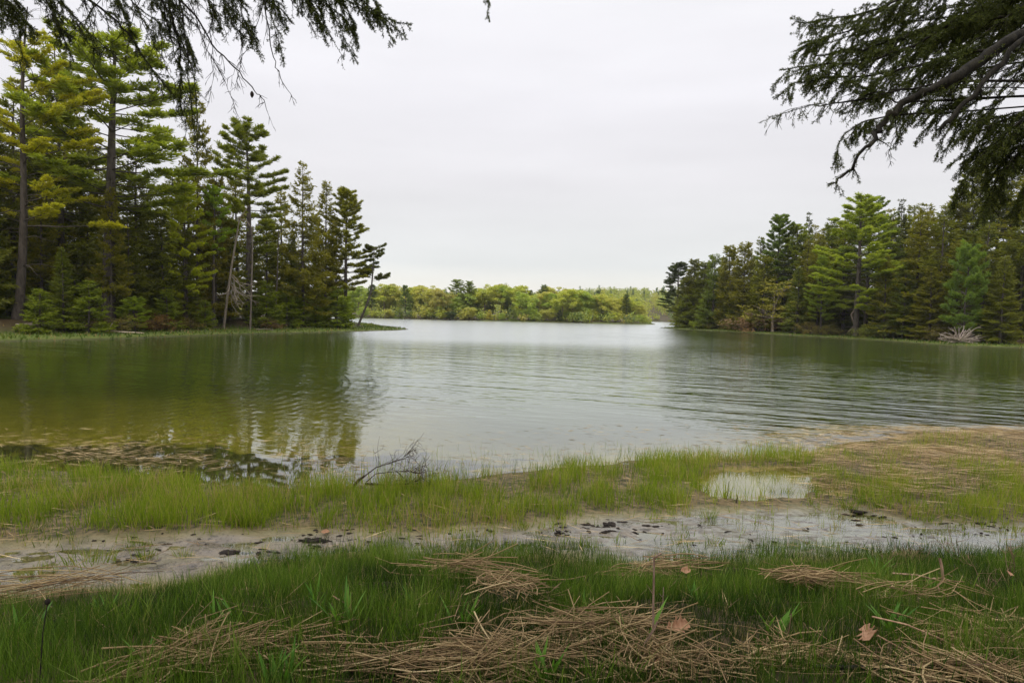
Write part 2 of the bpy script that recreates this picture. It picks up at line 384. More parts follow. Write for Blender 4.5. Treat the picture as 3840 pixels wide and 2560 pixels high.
rip = rip * (1 - .45 * ss((-X - 1.0) / 5) * (1 - ss((Y - 16) / 8))) * (1 - .55 * ss((Y - 45) / 60))
rings = calm * np.exp(-((X + 6) / 6) ** 2 - ((Y - 15.5) / 6.5) ** 2)
water = grid_mesh('lake_water', np.zeros_like(Z), Z < .02, dict(depth=np.maximum(-Z, 0), ripple=rip, rings=rings, wind=ss((Y - 24) / 30) * ss((X + .34 * Y + 2) / 8) * (1 - .85 * ss((X - .24 * Y) / (.06 * Y + 2))) + .15 * ss((Y - 20) / 30)), M_water, 'structure')
water['label'] = 'calm green lake water reflecting the overcast sky and the wooded shores'

# ------------------------------------------------------------------ tree prototypes
def trunk_path(r, H, lean=0., wig=.12):
    n = 9; z = np.linspace(-.3, H, n); a = r.uniform(0, 6.28)
    q = z / H
    off = np.cumsum(r.normal(0, wig / 3, (n, 2)), 0) * q[:, None]
    return np.stack([lean * H * q * q * math.cos(a) + off[:, 0], lean * H * q * q * math.sin(a) + off[:, 1], z], 1)
def interp(P, s):
    k = np.clip(s, 0, 1) * (len(P) - 1); i = np.minimum(k.astype(int), len(P) - 2); f = (k - i)[:, None]
    return P[i] * (1 - f) + P[i + 1] * f
def pathz(P, z): return np.array([np.interp(z, P[:, 2], P[:, 0]), np.interp(z, P[:, 2], P[:, 1]), z])
def spruce(seed, H=14., h0=2., R=2.2, dens=1., rad=.14, step=.3, ragged=.3, dead=14, power=.85, droop=.25):
    r = np.random.default_rng(seed); tb = MB(); cb = MB(); P = trunk_path(r, H)
    q = np.linspace(0, 1, len(P)); tb.tube(P, rad * (1 - q) ** .8 + .015, 7)
    z = h0
    while z < H - .12:
        t = (z - h0) / (H - h0)
        for k in range(r.integers(4, 6)):
            if r.random() < ragged * .45: continue
            L = (R * (1 - t) ** power * r.uniform(.65, 1.08) + .16) * (.55 + .45 * min(1, (t + .06) / .14))
            az = r.uniform(0, 6.283); e0 = .45 * t - droop * (1 - t) + r.normal(0, .1)
            d0 = np.array((math.cos(az), math.sin(az), 0)); s = np.linspace(0, 1, 5)
            z1 = z + r.uniform(-.12, .12)
            B = pathz(P, z1) + d0 * (L * s)[:, None]; B[:, 2] += L * (math.sin(e0) * s - .22 * s * (1 - t) + .26 * s ** 3)
            tb.tube(B, np.linspace(.012 + .009 * L, .004, 5), 3)
            nt_ = int((L / .060 + 5) * dens); sp = r.uniform(.12, 1, nt_) ** .8
            base = interp(B, sp); bd = unit(interp(np.gradient(B, axis=0), sp))
            side = np.where(r.random(nt_) < .5, 1, -1)[:, None]; lat = np.cross(np.array((0, 0, 1.)), bd) * side
            td = unit(bd * .7 + lat * r.uniform(.3, 1, (nt_, 1)) + np.array((0, 0, -.22)) + r.normal(0, .12, (nt_, 3)))
            tl = (.30 * L * (1 - sp) + .17) * r.uniform(.6, 1.15, nt_)
            K = np.maximum(2, (tl / .075).astype(int)); idx = np.repeat(np.arange(nt_), K)
            u_ = r.random(len(idx)); Pk = base[idx] + td[idx] * (tl[idx] * u_)[:, None]
            Dk = unit(td[idx] * .75 + r.normal(0, .42, (len(idx), 3)))
            tn = np.clip(.30 + .38 * sp[idx] + r.normal(0, .16, len(idx)), 0, 1)
            cb.kites(Pk, Dk, perp(r, Dk), r.uniform(.17, .31, len(idx)), r.uniform(.06, .105, len(idx)), tn)
        z += step * r.uniform(.75, 1.25)
    n = 8; D = unit(np.stack([r.normal(0, .35, n), r.normal(0, .35, n), np.ones(n)], 1))
    cb.kites(np.repeat(P[-1:], n, 0) - np.array((0, 0, .25)), D, perp(r, D), .35, .05, .6)
    for k in range(dead):                       # bare grey lower branches
        zz = r.uniform(.5, h0 + 1.2); az = r.uniform(0, 6.28); L = r.uniform(.5, 1.6); d0 = np.array((math.cos(az), math.sin(az), 0)); s = np.linspace(0, 1, 4)
        B = pathz(P, zz) + d0 * (L * s)[:, None]; B[:, 2] += L * (r.uniform(-.2, .1) * s - .12 * s * s)
        tb.tube(B, np.linspace(.016, .004, 4), 3)
    return dict(t=tb.mesh('trunk', True), c=cb.mesh('crown'), H=H)
def pine_tufts(cb, r, Q, td, L, W, tn, flat=.5, n=14):
    L = L * 1.3; W = W * 1.75
    """bottle-brush tufts of long needles at points Q with direction td"""
    idx = np.repeat(np.arange(len(Q)), n)
    D = unit(td[idx] * .55 + r.normal(0, .62, (len(idx), 3)) * np.array((1, 1, flat)) + np.array((0, 0, .28)))
    Pk = Q[idx] + r.normal(0, .05, (len(idx), 3))
    cb.kites(Pk, D, perp(r, D), r.uniform(.75, 1.2, len(idx)) * L, W, np.clip(tn[idx] + r.normal(0, .12, len(idx)), 0, 1))
def pine_branch(tb, cb, r, p0, az, L, e0, up, full=.62, dens=1., rb=.03, tint=.5, nl=.2, tip=1.0):
    d0 = np.array((math.cos(az), math.sin(az), 0)); s = np.linspace(0, 1, 6); lat = np.array((-d0[1], d0[0], 0))
    B = p0 + d0 * (L * s)[:, None] + lat * (L * .12 * r.normal() * s * s)[:, None]
    B[:, 2] += L * (math.sin(e0) * s + up * s ** 2.2) + r.normal(0, .015 * L, 6) * s
    tb.tube(B, np.linspace(rb, .006, 6), 4)
    ns = int((L * full) * 10.5 * dens) + 4
    sp = 1 - full * r.random(ns) ** 1.15; base = interp(B, sp); bd = unit(interp(np.gradient(B, axis=0), sp))
    side = np.where(r.random(ns) < .5, 1, -1)[:, None]
    td = unit(bd * .8 + lat * side * r.uniform(.2, 1.1, (ns, 1)) + np.array((0, 0, .12)) + r.normal(0, .1, (ns, 3)))
    tl = (.34 * L * np.minimum(1 - sp + .12, .5) + .18) * r.uniform(.5, 1.1, ns)
    for i in range(ns):
        if tl[i] > .3: tb.tube(np.stack([base[i], base[i] + td[i] * tl[i]]), np.array((.008, .004)), 3)
    K = np.maximum(2, (tl / .16).astype(int)); idx = np.repeat(np.arange(ns), K)
    q = r.uniform(.25, 1, len(idx)); Q = base[idx] + td[idx] * (tl[idx] * q)[:, None]
    tn = np.clip(tint + .2 * (q - .5) + r.normal(0, .08, len(idx)), 0, 1)
    pine_tufts(cb, r, Q, td[idx], nl, .034, tn)
def pine(seed, H=16., h0=5., R=3.2, whorl=.75, rad=.2, ragged=.5, dead=16, dens=1., crownpow=.6, lean=0.):
    r = np.random.default_rng(seed); tb = MB(); cb = MB(); P = trunk_path(r, H, lean, .2)
    q = np.linspace(0, 1, len(P)); tb.tube(P, rad * (1 - q) ** .75 + .02, 8)
    z = h0; sideaz = r.uniform(0, 6.28)
    while z < H - .25:
        t = (z - h0) / (H - h0); a0 = r.uniform(0, 6.28); nb = r.integers(4, 7)
        for k in range(nb):
            if r.random() < ragged * .4: continue
            az = a0 + k * 6.283 / nb + r.normal(0, .25)
            prof = min(1, .55 + t * 2.2) * (1 - t) ** crownpow
            L = R * prof * r.uniform(1 - ragged, 1.1) + .35
            pine_branch(tb, cb, r, pathz(P, z + r.uniform(-.15, .15)), az, L, .05 + .75 * t * t + r.normal(0, .07), .10 + .12 * r.random(), full=.66 if t < .6 else .85, rb=.014 + .010 * L, dens=dens, tint=.42 + .16 * r.random())
        z += whorl * r.uniform(.75, 1.25) * (1 - .35 * t)
    pine_tufts(cb, r, np.repeat(P[-1:], 5, 0) - np.array((0, 0, .15)) + r.normal(0, .08, (5, 3)), np.repeat(np.array([[0, 0, 1.]]), 5, 0), .24, .04, np.full(5, .6))
    for k in range(dead):
        zz = r.uniform(.8, h0 + 1.5); az = r.uniform(0, 6.28); L = r.uniform(.6, 2.2); d0 = np.array((math.cos(az), math.sin(az), 0)); s = np.linspace(0, 1, 4)
        B = pathz(P, zz) + d0 * (L * s)[:, None]; B[:, 2] += L * (r.uniform(-.1, .2) * s - .1 * s * s)
        tb.tube(B, np.linspace(.022, .005, 4), 3)
    return dict(t=tb.mesh('trunk', True), c=cb.mesh('crown'), H=H)
def decid(seed, H=10., R=2.8, h0=2.2, nclump=120, leaf=.27, per=80, stems=1, flat=.8):
    r = np.random.default_rng(seed); tb = MB(); cb = MB()
    tips = []
    for st in range(stems):
        P = trunk_path(r, H * .75, r.uniform(.03, .12) * (stems > 1), .35); q = np.linspace(0, 1, len(P))
        tb.tube(P, .13 * (1 - q) ** .8 + .02, 6)
        for k in range(13):
            z0 = r.uniform(h0 * .8, H * .72); az = r.uniform(0, 6.28); t = (z0 - h0) / (H - h0)
            L = R * r.uniform(.55, 1.) * (1 - .45 * t); s = np.linspace(0, 1, 5)
            B = pathz(P, z0) + np.array((math.cos(az), math.sin(az), 0)) * (L * s)[:, None]; B[:, 2] += L * (r.uniform(.25, .75) * s + .1 * s * s)
            B += r.normal(0, .05, B.shape) * s[:, None]
            tb.tube(B, np.linspace(.05, .01, 5), 4); tips += [B[2], B[3], B[4], B[4]]
        tips += [P[-1], P[-2]]
    tips = np.array(tips); n = nclump
    c = tips[r.integers(0, len(tips), n)] + r.normal(0, .42, (n, 3)) * np.array((1.5, 1.5, 1.1)); rr = r.uniform(.25, .72, n)
    idx = np.repeat(np.arange(n), per); D = rvec(r, len(idx)); rad = r.random(len(idx)) ** .45
    Pk = c[idx] + D * (rad * rr[idx])[:, None] * np.array((1.15, 1.15, flat))
    Dk = unit(rvec(r, len(idx)) + np.array((0, 0, -.25)))
    ct = r.normal(.5, .18, n)
    cb.kites(Pk, Dk, perp(r, Dk), r.uniform(.7, 1.2, len(idx)) * leaf, r.uniform(.6, 1, len(idx)) * leaf * .75, np.clip(ct[idx] + r.normal(0, .12, len(idx)), 0, 1), .5)
    m_ = cb.mesh('crown'); zc = np.concatenate(cb.v)[:, 2]
    return dict(t=tb.mesh('trunk', True), c=m_, H=float(np.percentile(zc, 99.3)))
SPR = [spruce(11, 14, 1.6, 2.6), spruce(12, 14, 2.6, 2.9, ragged=.5), spruce(13, 14, .9, 2.5, dens=1.1), spruce(14, 14, 3.8, 2.6, ragged=.6, dead=30), spruce(15, 14, 1.6, 3.3, step=.36, ragged=.5)]
SPIRE = [spruce(21, 14, 1.0, 1.5, step=.34, ragged=.45, power=1.1)]
CEDAR = [spruce(31, 10, .5, 1.35, dens=1.25, step=.22, ragged=.15, dead=6, power=.5, droop=-.15), spruce(32, 10, .8, 1.6, dens=1.2, step=.24, ragged=.3, dead=6, power=.55, droop=-.05)]
PIN = [pine(41, 16, 5.5, 3.4), pine(42, 16, 4.0, 3.0, ragged=.35), pine(43, 16, 6.5, 3.8, ragged=.55), pine(44, 16, 3.0, 3.9, ragged=.4, crownpow=.75), pine(45, 16, 9.0, 2.6, ragged=.6, dead=34)]
YOUNG = [spruce(51, 5, .3, 1.5, step=.22, rad=.05, dead=2), pine(52, 6, .8, 1.7, whorl=.5, rad=.07, dead=3)]
DEC = [decid(61, 10, 3.2, 1.3, 150), decid(62, 11, 3.6, 1.2, 150), decid(63, 9, 3.2, .8, 150, stems=2), decid(64, 12, 3.1, 2.0, 140)]
SPARSE = [decid(71, 8, 2.3, 1.5, 60, .20, 36, 2, .5)]
BUSH = [decid(81, 2.2, 1.3, .2, 50, .17, 44, 2), decid(82, 1.8, 1.5, .15, 50, .16, 44, 3)]

G_SPR, G_SPR2, G_PINE, G_BRIGHT, G_YEL, G_BLUE = (.145, .165, .020), (.195, .19, .020), (.25, .30, .042), (.19, .27, .04), (.40, .40, .035), (.075, .13, .045)
G_CED = (.125, .13, .024)
rs = random.Random(5)
def place(p, name, label, cat, group, u, v, d, w=1., color=G_SPR, rz=None, bark=(.62, .6, .58), zoff=0., tilt=0.):
    """stand a tree so that its top is seen at pixel (u, v) at forward distance d"""
    need = (3.9 if cat == 'shrub' or 'young' in name else 5.2) if d < 75 and u < 1700 else (3.0 if cat == 'shrub' else 3.6)
    for _ in range(60):
        top = unproj(u, v, d); x, y = top[0], top[1]
        if d > 130: break
        if sdist(np.array([x]), np.array([y]), LEFT if u < 1700 else RIGHT)[0] >= need: break
        d += .4
    zb = hz(x, y) + zoff
    w *= 1.15 if u < 1700 else 1.3 if d < 130 else 1.1
    Hh = max(top[2] - zb, .5); s = Hh / p['H']
    o = empty(name, (x, y, zb), rs.uniform(0, 6.28) if rz is None else rz, (s * w, s * w, s))
    if tilt: o.rotation_euler = (0, tilt, 0 if rz is None else rz)
    tag(o, label, cat, group)
    if d < 130: color = tuple(q * k_ for q, k_ in zip(color, (1.55, 1.5, 1.2))) if color not in (G_SPR, G_SPR2, G_PINE, G_YEL) else color
    t = obj('trunk', p['t'], M_bark, o, bark); c = obj('crown', p['c'], M_leaf if cat == 'leafy tree' or cat == 'shrub' else M_needle, o, color)
    return o

# ------------------------------------------------------------------ wood on the shore with the grass spit
GL = 'conifers of the wood behind the grass spit'
place(SPR[1], 'spruce_tree', 'tall dark spruce right behind the yellow-green old pine', 'tree', GL, 218, 165, 46, 1.0, G_SPR)
place(PIN[2], 'pine_tree', 'tallest pine of the spit wood, long green boughs reaching over the sky gap', 'tree', GL, 395, 130, 43, 1.45, G_PINE, 1.2)
place(SPR[3], 'spruce_tree', 'thin half-bare spruce in the sky gap between the two great pines', 'tree', GL, 735, 330, 50, .55, G_SPR2)
place(PIN[0], 'pine_tree', 'broad pointed pine standing alone above the sky gap in the spit wood', 'tree', GL, 935, 470, 56, 1.08, (.125, .15, .025), 3.9)
place(SPR[4], 'spruce_tree', 'dark spruce with a knobbed top between the broad pine and the lakeside trees', 'tree', GL, 1138, 620, 60, .85, G_SPR2)
place(SPR[0], 'spruce_tree', 'slim spruce with a pointed top between two wider lakeside conifers', 'tree', GL, 1222, 680, 64, .8, G_SPR2)
place(PIN[1], 'pine_tree', 'lakeside pine with upswept boughs over the base of the grass spit', 'tree', GL, 1300, 715, 65, .95, (.14, .15, .025), 5.3)
place(PIN[3], 'pine_tree', 'pine with bright yellow-green pads below the thin half-bare spruce', 'tree', GL, 690, 660, 42, .8, (.27, .31, .03), .6)
place(PIN[4], 'pine_tree', 'pine on a bare pole with a small lime crown beside the dead leaning trunk', 'tree', GL, 800, 700, 45, .7, (.17, .25, .035), 2.2)
place(SPR[2], 'spruce_tree', 'bushy brown-green spruce between the thin spruce and the broad pine', 'tree', GL, 800, 640, 52, .95, (.115, .11, .018))
place(SPR[0], 'spruce_tree', 'dark spruce under the long boughs of the tallest pine', 'tree', GL, 500, 560, 46, 1.1, G_SPR)
place(SPR[4], 'spruce_tree', 'spreading dark spruce at the frame edge behind the old yellow-green pine', 'tree', GL, 40, 330, 47, 1.1, G_SPR)
place(SPR[3], 'spruce_tree', 'spruce on a long bare grey pole behind the fallen pale log', 'tree', GL, 412, 700, 40, .7, G_SPR2)
place(SPR[1], 'spruce_tree', 'dark spruce filling the gap below the broad pointed pine', 'tree', GL, 1000, 760, 59, .9, G_SPR)
place(SPR[2], 'spruce_tree', 'low dense spruce below the knobbed spruce near the water', 'tree', GL, 1090, 880, 60, .9, (.085, .105, .018))
place(SPR[3], 'spruce_tree', 'leggy spruce over bare stems at the end of the spit wood', 'tree', GL, 1262, 820, 66, .85, G_SPR2)
place(SPR[2], 'spruce_tree', 'small dark spruce at the foot of the old yellow-green pine', 'tree', GL, 235, 930, 36, 1.1, (.09, .115, .02))
for u, v, d, k, w in [(120, 420, 50, 2, 1.1), (300, 420, 53, 4, 1.1), (560, 700, 50, 2, 1.0), (610, 800, 47, 0, 1), (890, 640, 62, 0, 1), (150, 700, 42, 1, 1.), (330, 760, 48, 2, 1), (480, 800, 44, 1, .9), (700, 860, 47, 2, 1),
                     (860, 820, 54, 4, .9), (940, 850, 57, 2, .9), (1180, 800, 72, 2, 1), (1060, 720, 70, 0, 1), (-90, 250, 42, 1, 1), (-220, 200, 40, 4, 1), (640, 640, 62, 0, 1), (440, 560, 60, 2, 1.2), (240, 560, 58, 0, 1.2), (20, 560, 54, 2, 1.2),
                     (790, 780, 62, 0, 1.1), (540, 760, 62, 1, 1.1), (380, 640, 64, 4, 1.2), (120, 620, 60, 4, 1.2), (1000, 860, 68, 4, 1), (1120, 900, 72, 1, 1), (700, 640, 66, 0, 1.1),
                     (-150, 320, 37, 2, 1), (-300, 300, 38, 0, 1.1), (-420, 260, 40, 4, 1), (-520, 240, 37, 2, 1), (-640, 260, 39, 1, 1), (-780, 240, 37, 4, 1.1), (-350, 420, 48, 2, 1.2), (-560, 400, 50, 0, 1.2), (-160, 480, 52, 4, 1.2), (-800, 380, 48, 2, 1.2), (-950, 300, 42, 0, 1.2)]:
    place(SPR[k], 'spruce_tree', 'dark spruce crowded in the shade inside the spit wood', 'tree', 'spruces crowded inside the spit wood', u, v, d, w, [G_SPR, G_SPR2, (.085, .10, .018)][rs.randrange(3)])
for u, v, d, k, lab in [(330, 1060, 36.5, 0, 'small green spruce on the bank just beside the old yellow-green pine'), (150, 1090, 35, 0, 'small spruce half hiding the trunk of the old yellow-green pine'), (625, 1090, 44, 0, 'low spruce on the red-brown bank behind the grass strip'),
                        (505, 1120, 41, 1, 'little pine sapling beside the long bare grey pole'), (1000, 1060, 56, 0, 'small dark spruce right of the pale tangled branches'), (1075, 1100, 58, 0, 'low spruce spreading over the grass near the spit'),
                        (1190, 1075, 62, 0, 'young spruce among thin stems near the spit'), (1290, 1120, 64, 1, 'young pine with light needles at the root of the spit'), (770, 1130, 47, 0, 'small spruce just before the dead leaning trunk')]:
    place(YOUNG[k], ['young_spruce', 'young_pine'][k], lab, 'tree', 'young conifers at the edge of the spit wood', u, v, d, 1.35, (.11, .145, .022) if k == 0 else (.17, .23, .04))

def old_pine():
    """the old pine at the frame edge: thick trunk, bare grey branches, loose yellow-green pads"""
    r = np.random.default_rng(7); tb = MB(); cb = MB()
    top = unproj(150, 60, 39); x, y = unproj(68, 1200, 39)[:2]; zb = hz(x, y); H = top[2] - zb
    q = np.linspace(0, 1, 12); dx = top[0] - x
    P = np.stack([dx * q + .18 * np.sin(q * 7) * q, .15 * np.sin(q * 5), -.3 + (H + .3) * q], 1)
    tb.tube(P, .27 * (1 - q) ** .9 + .03, 10)
    tb.tube(np.stack([P[0], P[0] + (.0, -.1, .5), P[1]]), (.4, .31, .24), 10)
    right = 0.0
    for i in range(36):                           # bare lower branches
        z = r.uniform(1.0, H * .62); az = r.choice([0, math.pi]) + r.normal(0, .8); L = r.uniform(1.2, 3.2); s = np.linspace(0, 1, 6); d0 = np.array((math.cos(az), math.sin(az), 0))
        B = pathz(P, z) + d0 * (L * s)[:, None]; B[:, 2] += L * (r.uniform(-.15, .2) * s - .1 * s * s + .08 * np.sin(5 * s)); tb.tube(B, np.linspace(.035, .006, 6), 4)
        for j in range(4):
            p = B[r.integers(2, 6)]; e = p + (d0 * .4 + r.normal(0, .3, 3)) * r.uniform(.5, 1.2); tb.tube(np.stack([p, (p + e) / 2 + r.normal(0, .04, 3), e]), (.014, .009, .004), 3)
    def zat(v): return (unproj(100, v, 39)[2] - zb)
    for v, az, L, e0, up, full, dn, tint in [(850, .1, 5.4, .05, .0, .28, 1.3, .62), (830, -.5, 4.2, .1, .04, .5, .9, .55), (760, .0, 3.2, .2, .05, .6, .8, .5), (720, 2.9, 2.4, .2, .05, .8, 1, .6), (700, 3.6, 2.2, .1, .05, .8, 1, .65),
                                             (600, .1, 4.6, .22, .06, .5, 1.1, .62), (620, -.7, 3.6, .2, .05, .6, 1, .6), (560, 2.8, 2.3, .3, .08, .9, 1.2, .68), (560, 3.7, 2.2, .3, .05, .9, 1.2, .7), (540, 1.2, 2., .3, .05, .8, 1, .6), (520, -1.5, 2.2, .35, .05, .8, 1.2, .7),
                                             (480, .05, 2.4, .4, .06, .6, .9, .6), (470, 3.2, 2.2, .5, .05, .7, 1, .6), (430, .3, 4.4, .25, .05, .45, 1, .62), (400, -.4, 2.8, .45, .06, .6, .9, .6), (380, 2.7, 1.9, .5, .04, .6, .8, .55), (330, .2, 2.5, .5, .06, .6, .9, .6), (300, -1., 2., .5, .05, .6, .8, .55), (270, .0, 1.8, .6, .05, .6, .8, .6), (230, 3.0, 1.4, .6, .03, .5, .5, .5), (200, .4, 1.5, .7, .03, .5, .5, .5)]:
        pine_branch(tb, cb, r, pathz(P, zat(v)), az, L * 1.08, e0, up, min(1, full * 1.15), dn * 1.5, .03 + .008 * L, tint, .15)
    for i in range(26):
        vv = r.uniform(200, 860); az = r.choice([0, math.pi]) + r.normal(0, .6); L = r.uniform(1.6, 3.6) * (1.25 if math.cos(az) > 0 else .85)
        pine_branch(tb, cb, r, pathz(P, zat(vv)), az, L, r.uniform(.05, .4), .06, r.uniform(.4, .7), 1.1, .03, r.uniform(.4, .75), .14)
    for i in range(14):                           # bare grey top
        z = H * r.uniform(.84, .99); az = r.uniform(0, 6.28); L = r.uniform(.6, 1.6); s = np.linspace(0, 1, 4); d0 = np.array((math.cos(az), math.sin(az), 0))
        B = pathz(P, z) + d0 * (L * s)[:, None]; B[:, 2] += L * (.6 * s + .1 * r.normal() * s * s); tb.tube(B, np.linspace(.02, .004, 4), 3)
        for j in range(4):
            p = B[r.integers(1, 4)]; e = p + d0 * .15 + r.normal(0, .22, 3) + (0, 0, .1); tb.tube(np.stack([p, e]), (.008, .003), 3)
    o = tag(empty('pine_tree', (x, y, zb)), 'old pine with thick grey trunk, bare lower branches and loose yellow-green pads', 'tree', GL)
    tb.build('trunk', M_bark, o, True).color = (.5, .47, .44, 1); obj('crown', cb.mesh('crown'), M_needle, o, G_YEL)
old_pine()
def leaner():
    """small conifer leaning out over the water on a curved trunk"""
    r = np.random.default_rng(9); tb = MB(); cb = MB()
    pts = [unproj(1340, 1190, 68), unproj(1372, 1150, 67.5), unproj(1392, 1090, 67), unproj(1398, 1020, 67), unproj(1402, 960, 67), unproj(1403, 930, 67)]
    b = np.array((pts[0][0], pts[0][1], hz(pts[0][0], pts[0][1]))); P = np.array(pts) - b; P[0] = (0, 0, -.3)
    tb.tube(P, np.linspace(.15, .03, 6), 7)
    for k in range(34):
        t = r.uniform(.5, 1); p = interp(P, np.array([t]))[0]; az = r.uniform(0, 6.28)
        pine_branch(tb, cb, r, p, az, (1.9 - 1.5 * (t - .5)) * r.uniform(.5, 1.1) * (1.25 if math.cos(az) > .4 else .9), r.uniform(-.05, .25) + .7 * max(0, t - .85), .1, .75, 1.0, .02, .45, .17)
    o = tag(empty('leaning_pine', b), 'small conifer on a curved trunk leaning out over the lake by the spit', 'tree', GL)
    tb.build('trunk', M_bark, o, True); obj('crown', cb.mesh('crown'), M_needle, o, (.10, .115, .022))
leaner()
def px_line(pts, base_d, dd=0.):
    return np.array([unproj(u, v, base_d + dd * i) for i, (u, v) in enumerate(pts)])
def thing_tubes(name, lines, mat, label, cat, group=None, col=(1, 1, 1), sides=6):
    """one rigid dead thing of several tapering tubes given as world points"""
    b = np.array(lines[0][0][0]).copy(); m = MB()
    for P, ra in lines:
        P = np.asarray(P) - b; m.tube(P, np.interp(np.linspace(0, 1, len(P)), np.linspace(0, 1, len(ra)), ra), sides)
    o = obj(name, m.mesh(name, True), mat, None, col); o.location = b
    return tag(o, label, cat, group)
def ragged_branch(r, p, d, L, n=6, wig=.12):
    P = [np.array(p, float)]; d = np.array(d, float)
    for i in range(n): d = unit(d + r.normal(0, wig, 3)); P.append(P[-1] + d * L / n)
    return np.array(P)
def grounded(u, d, v=1200, dz=0.):
    p = unproj(u, v, d); return np.array((p[0], p[1], hz(p[0], p[1]) + dz))
r = np.random.default_rng(3)
p0 = grounded(838, 51.5, dz=-.1)
thing_tubes('dead_tree', [([p0, unproj(855, 1090, 51.3), unproj(868, 1000, 51.2), unproj(885, 900, 51.2), unproj(898, 820, 51), unproj(932, 772, 51)], (.11, .09, .07, .03)), ([unproj(898, 820, 51), unproj(925, 830, 51), unproj(950, 862, 51)], (.05, .02))], M_dead, 'pale dead trunk with a broken bent tip leaning in the spit wood', 'dead tree', None, (.62, .57, .5), 8)
thing_tubes('dead_tree', [([grounded(938, 52, dz=-.1), unproj(944, 1050, 52), unproj(947, 920, 52), unproj(943, 850, 52)], (.09, .05))], M_dead, 'straight thin bare pole beside the pale leaning dead trunk', 'dead tree', None, (.42, .39, .35), 7)
for u, v, d, rad, lab in [(800, 800, 52, .08, 'thin grey pole just before the pale leaning dead trunk'), (815, 740, 53, .07, 'second thin grey pole close behind the pale leaning dead trunk'), (1040, 860, 58, .1, 'bare grey pole amid dark spruces near the middle of the spit wood')]:
    thing_tubes('dead_tree', [([grounded(u - 8, d, dz=-.1), unproj(u, (1200 + v) / 2, d), unproj(u + 5, v, d)], (rad, rad * .4))], M_dead, lab, 'dead tree', None, (.3, .28, .25))
L = []
for k in range(15):
    a = grounded(r.uniform(850, 945), r.uniform(41.5, 51), dz=.0)
    P = ragged_branch(r, unproj(860 + r.uniform(-8, 20), r.uniform(1030, 1090), 50.5), unit(np.array((r.uniform(.2, 1), r.uniform(-.3, .3), -1.0))), r.uniform(1.6, 3.0), 7, .22); L.append((P, (.04, .015)))
    for j in range(3): L.append((ragged_branch(r, P[r.integers(2, 7)], rvec(r, 1)[0] * (1, .6, .7), r.uniform(.4, 1.0), 4, .25), (.018, .006)))
thing_tubes('fallen_branches', L, M_dead, 'tangle of pale dead branches hanging beside the leaning dead trunk', 'dead branches', None, (.8, .75, .66), 4)
g0 = grounded(395, 40.5)
thing_tubes('fallen_log', [([g0 + (0, 0, .05), g0 + (.6, .1, .12), g0 + (2.6, .2, .06)], (.10, .05)), ([g0 + (.1, 0, .1), g0 + (.35, 0, .5), g0 + (.55, -.05, .75)], (.07, .03)), ([g0 + (.3, 0, .1), g0 + (.9, -.2, .3)], (.05, .02))], M_dead, 'small pale fallen log with a raised fork on the bank behind the grass', 'log', None, (1, .92, .75))
for u, d, L_, lab in [(60, 37.5, 2.2, 'grey driftwood stick at the foot of the old yellow-green pine'), (960, 51.5, 1.6, 'short grey log on the grass below the thin bare pole'), (110, 38, 1.6, 'second grey driftwood stick at the foot of the old pine')]:
    g = grounded(u, d, dz=.08); thing_tubes('driftwood', [([g, g + (L_ * .5, .1, .08), g + (L_, .0, .0)], (.07, .03)), ([g + (L_ * .5, .1, .08), g + (L_ * .7, -.1, .4)], (.03, .01))], M_dead, lab, 'driftwood', None, (.6, .55, .5))

# ------------------------------------------------------------------ wood on the shore with the bleached root
GR = 'conifers of the wood behind the bleached root'
place(PIN[1], 'pine_tree', 'dark tip pine with stiff boughs reaching over the channel mouth', 'tree', GR, 2545, 990, 112, 1.6, (.065, .09, .03), 2.)
place(CEDAR[0], 'cedar_tree', 'dense dark cedar right beside the tip pine', 'tree', GR, 2608, 975, 112, 1.0, (.08, .09, .018))
place(CEDAR[1], 'cedar_tree', 'low cedar at the very tip of the point, below the tip pine', 'tree', GR, 2572, 1045, 113, 1.3, (.09, .105, .02))
place(CEDAR[0], 'cedar_tree', 'dark cedar filling the notch between the dense cedar and the blue-green conifer', 'tree', GR, 2645, 985, 110, 1.2, (.09, .11, .022))
place(CEDAR[1], 'cedar_tree', 'blue-green conifer between the dense dark cedar and the brown cedars', 'tree', GR, 2682, 960, 104, 1.0, (.09, .125, .035))
place(CEDAR[0], 'cedar_tree', 'tall brown-green cedar with a ragged double top', 'tree', GR, 2745, 925, 98, .95, G_CED)
place(CEDAR[1], 'cedar_tree', 'second brown-green cedar, just taller than the ragged double-topped one', 'tree', GR, 2795, 915, 94, .9, (.125, .13, .022))
place(SPR[0], 'spruce_tree', 'dark spruce rising between the brown cedars and the layered pine', 'tree', GR, 2855, 890, 96, .8, G_SPR)
place(PIN[1], 'pine_tree', 'layered pine standing clear above the cedars with sky through its boughs', 'tree', GR, 2925, 812, 93, .82, (.09, .135, .04), 4.)
place(PIN[0], 'pine_tree', 'pine with a wide flat crown between the layered pine and the thin spire', 'tree', GR, 2988, 845, 92, .9, (.125, .16, .03), .9)
place(SPIRE[0], 'spruce_tree', 'thin grey-green spire spruce standing above the wood', 'tree', GR, 3035, 798, 94, .62, (.045, .06, .028))
place(PIN[3], 'pine_tree', 'great bright green pine on a crooked trunk at the water edge', 'tree', GR, 3235, 742, 72, 1.2, (.20, .25, .045), 2.6)
place(PIN[2], 'pine_tree', 'pine top with long tufted boughs just behind the great bright pine', 'tree', GR, 3270, 750, 78, .85, (.10, .145, .04), 5.)
place(SPIRE[0], 'spruce_tree', 'dark spire spruce with a needle-thin tip behind the great bright pine', 'tree', GR, 3385, 748, 80, .7, (.04, .05, .02))
place(SPR[2], 'spruce_tree', 'brown-green dense spruce before the dark spire spruce', 'tree', GR, 3450, 800, 68, 1.1, (.125, .13, .02))
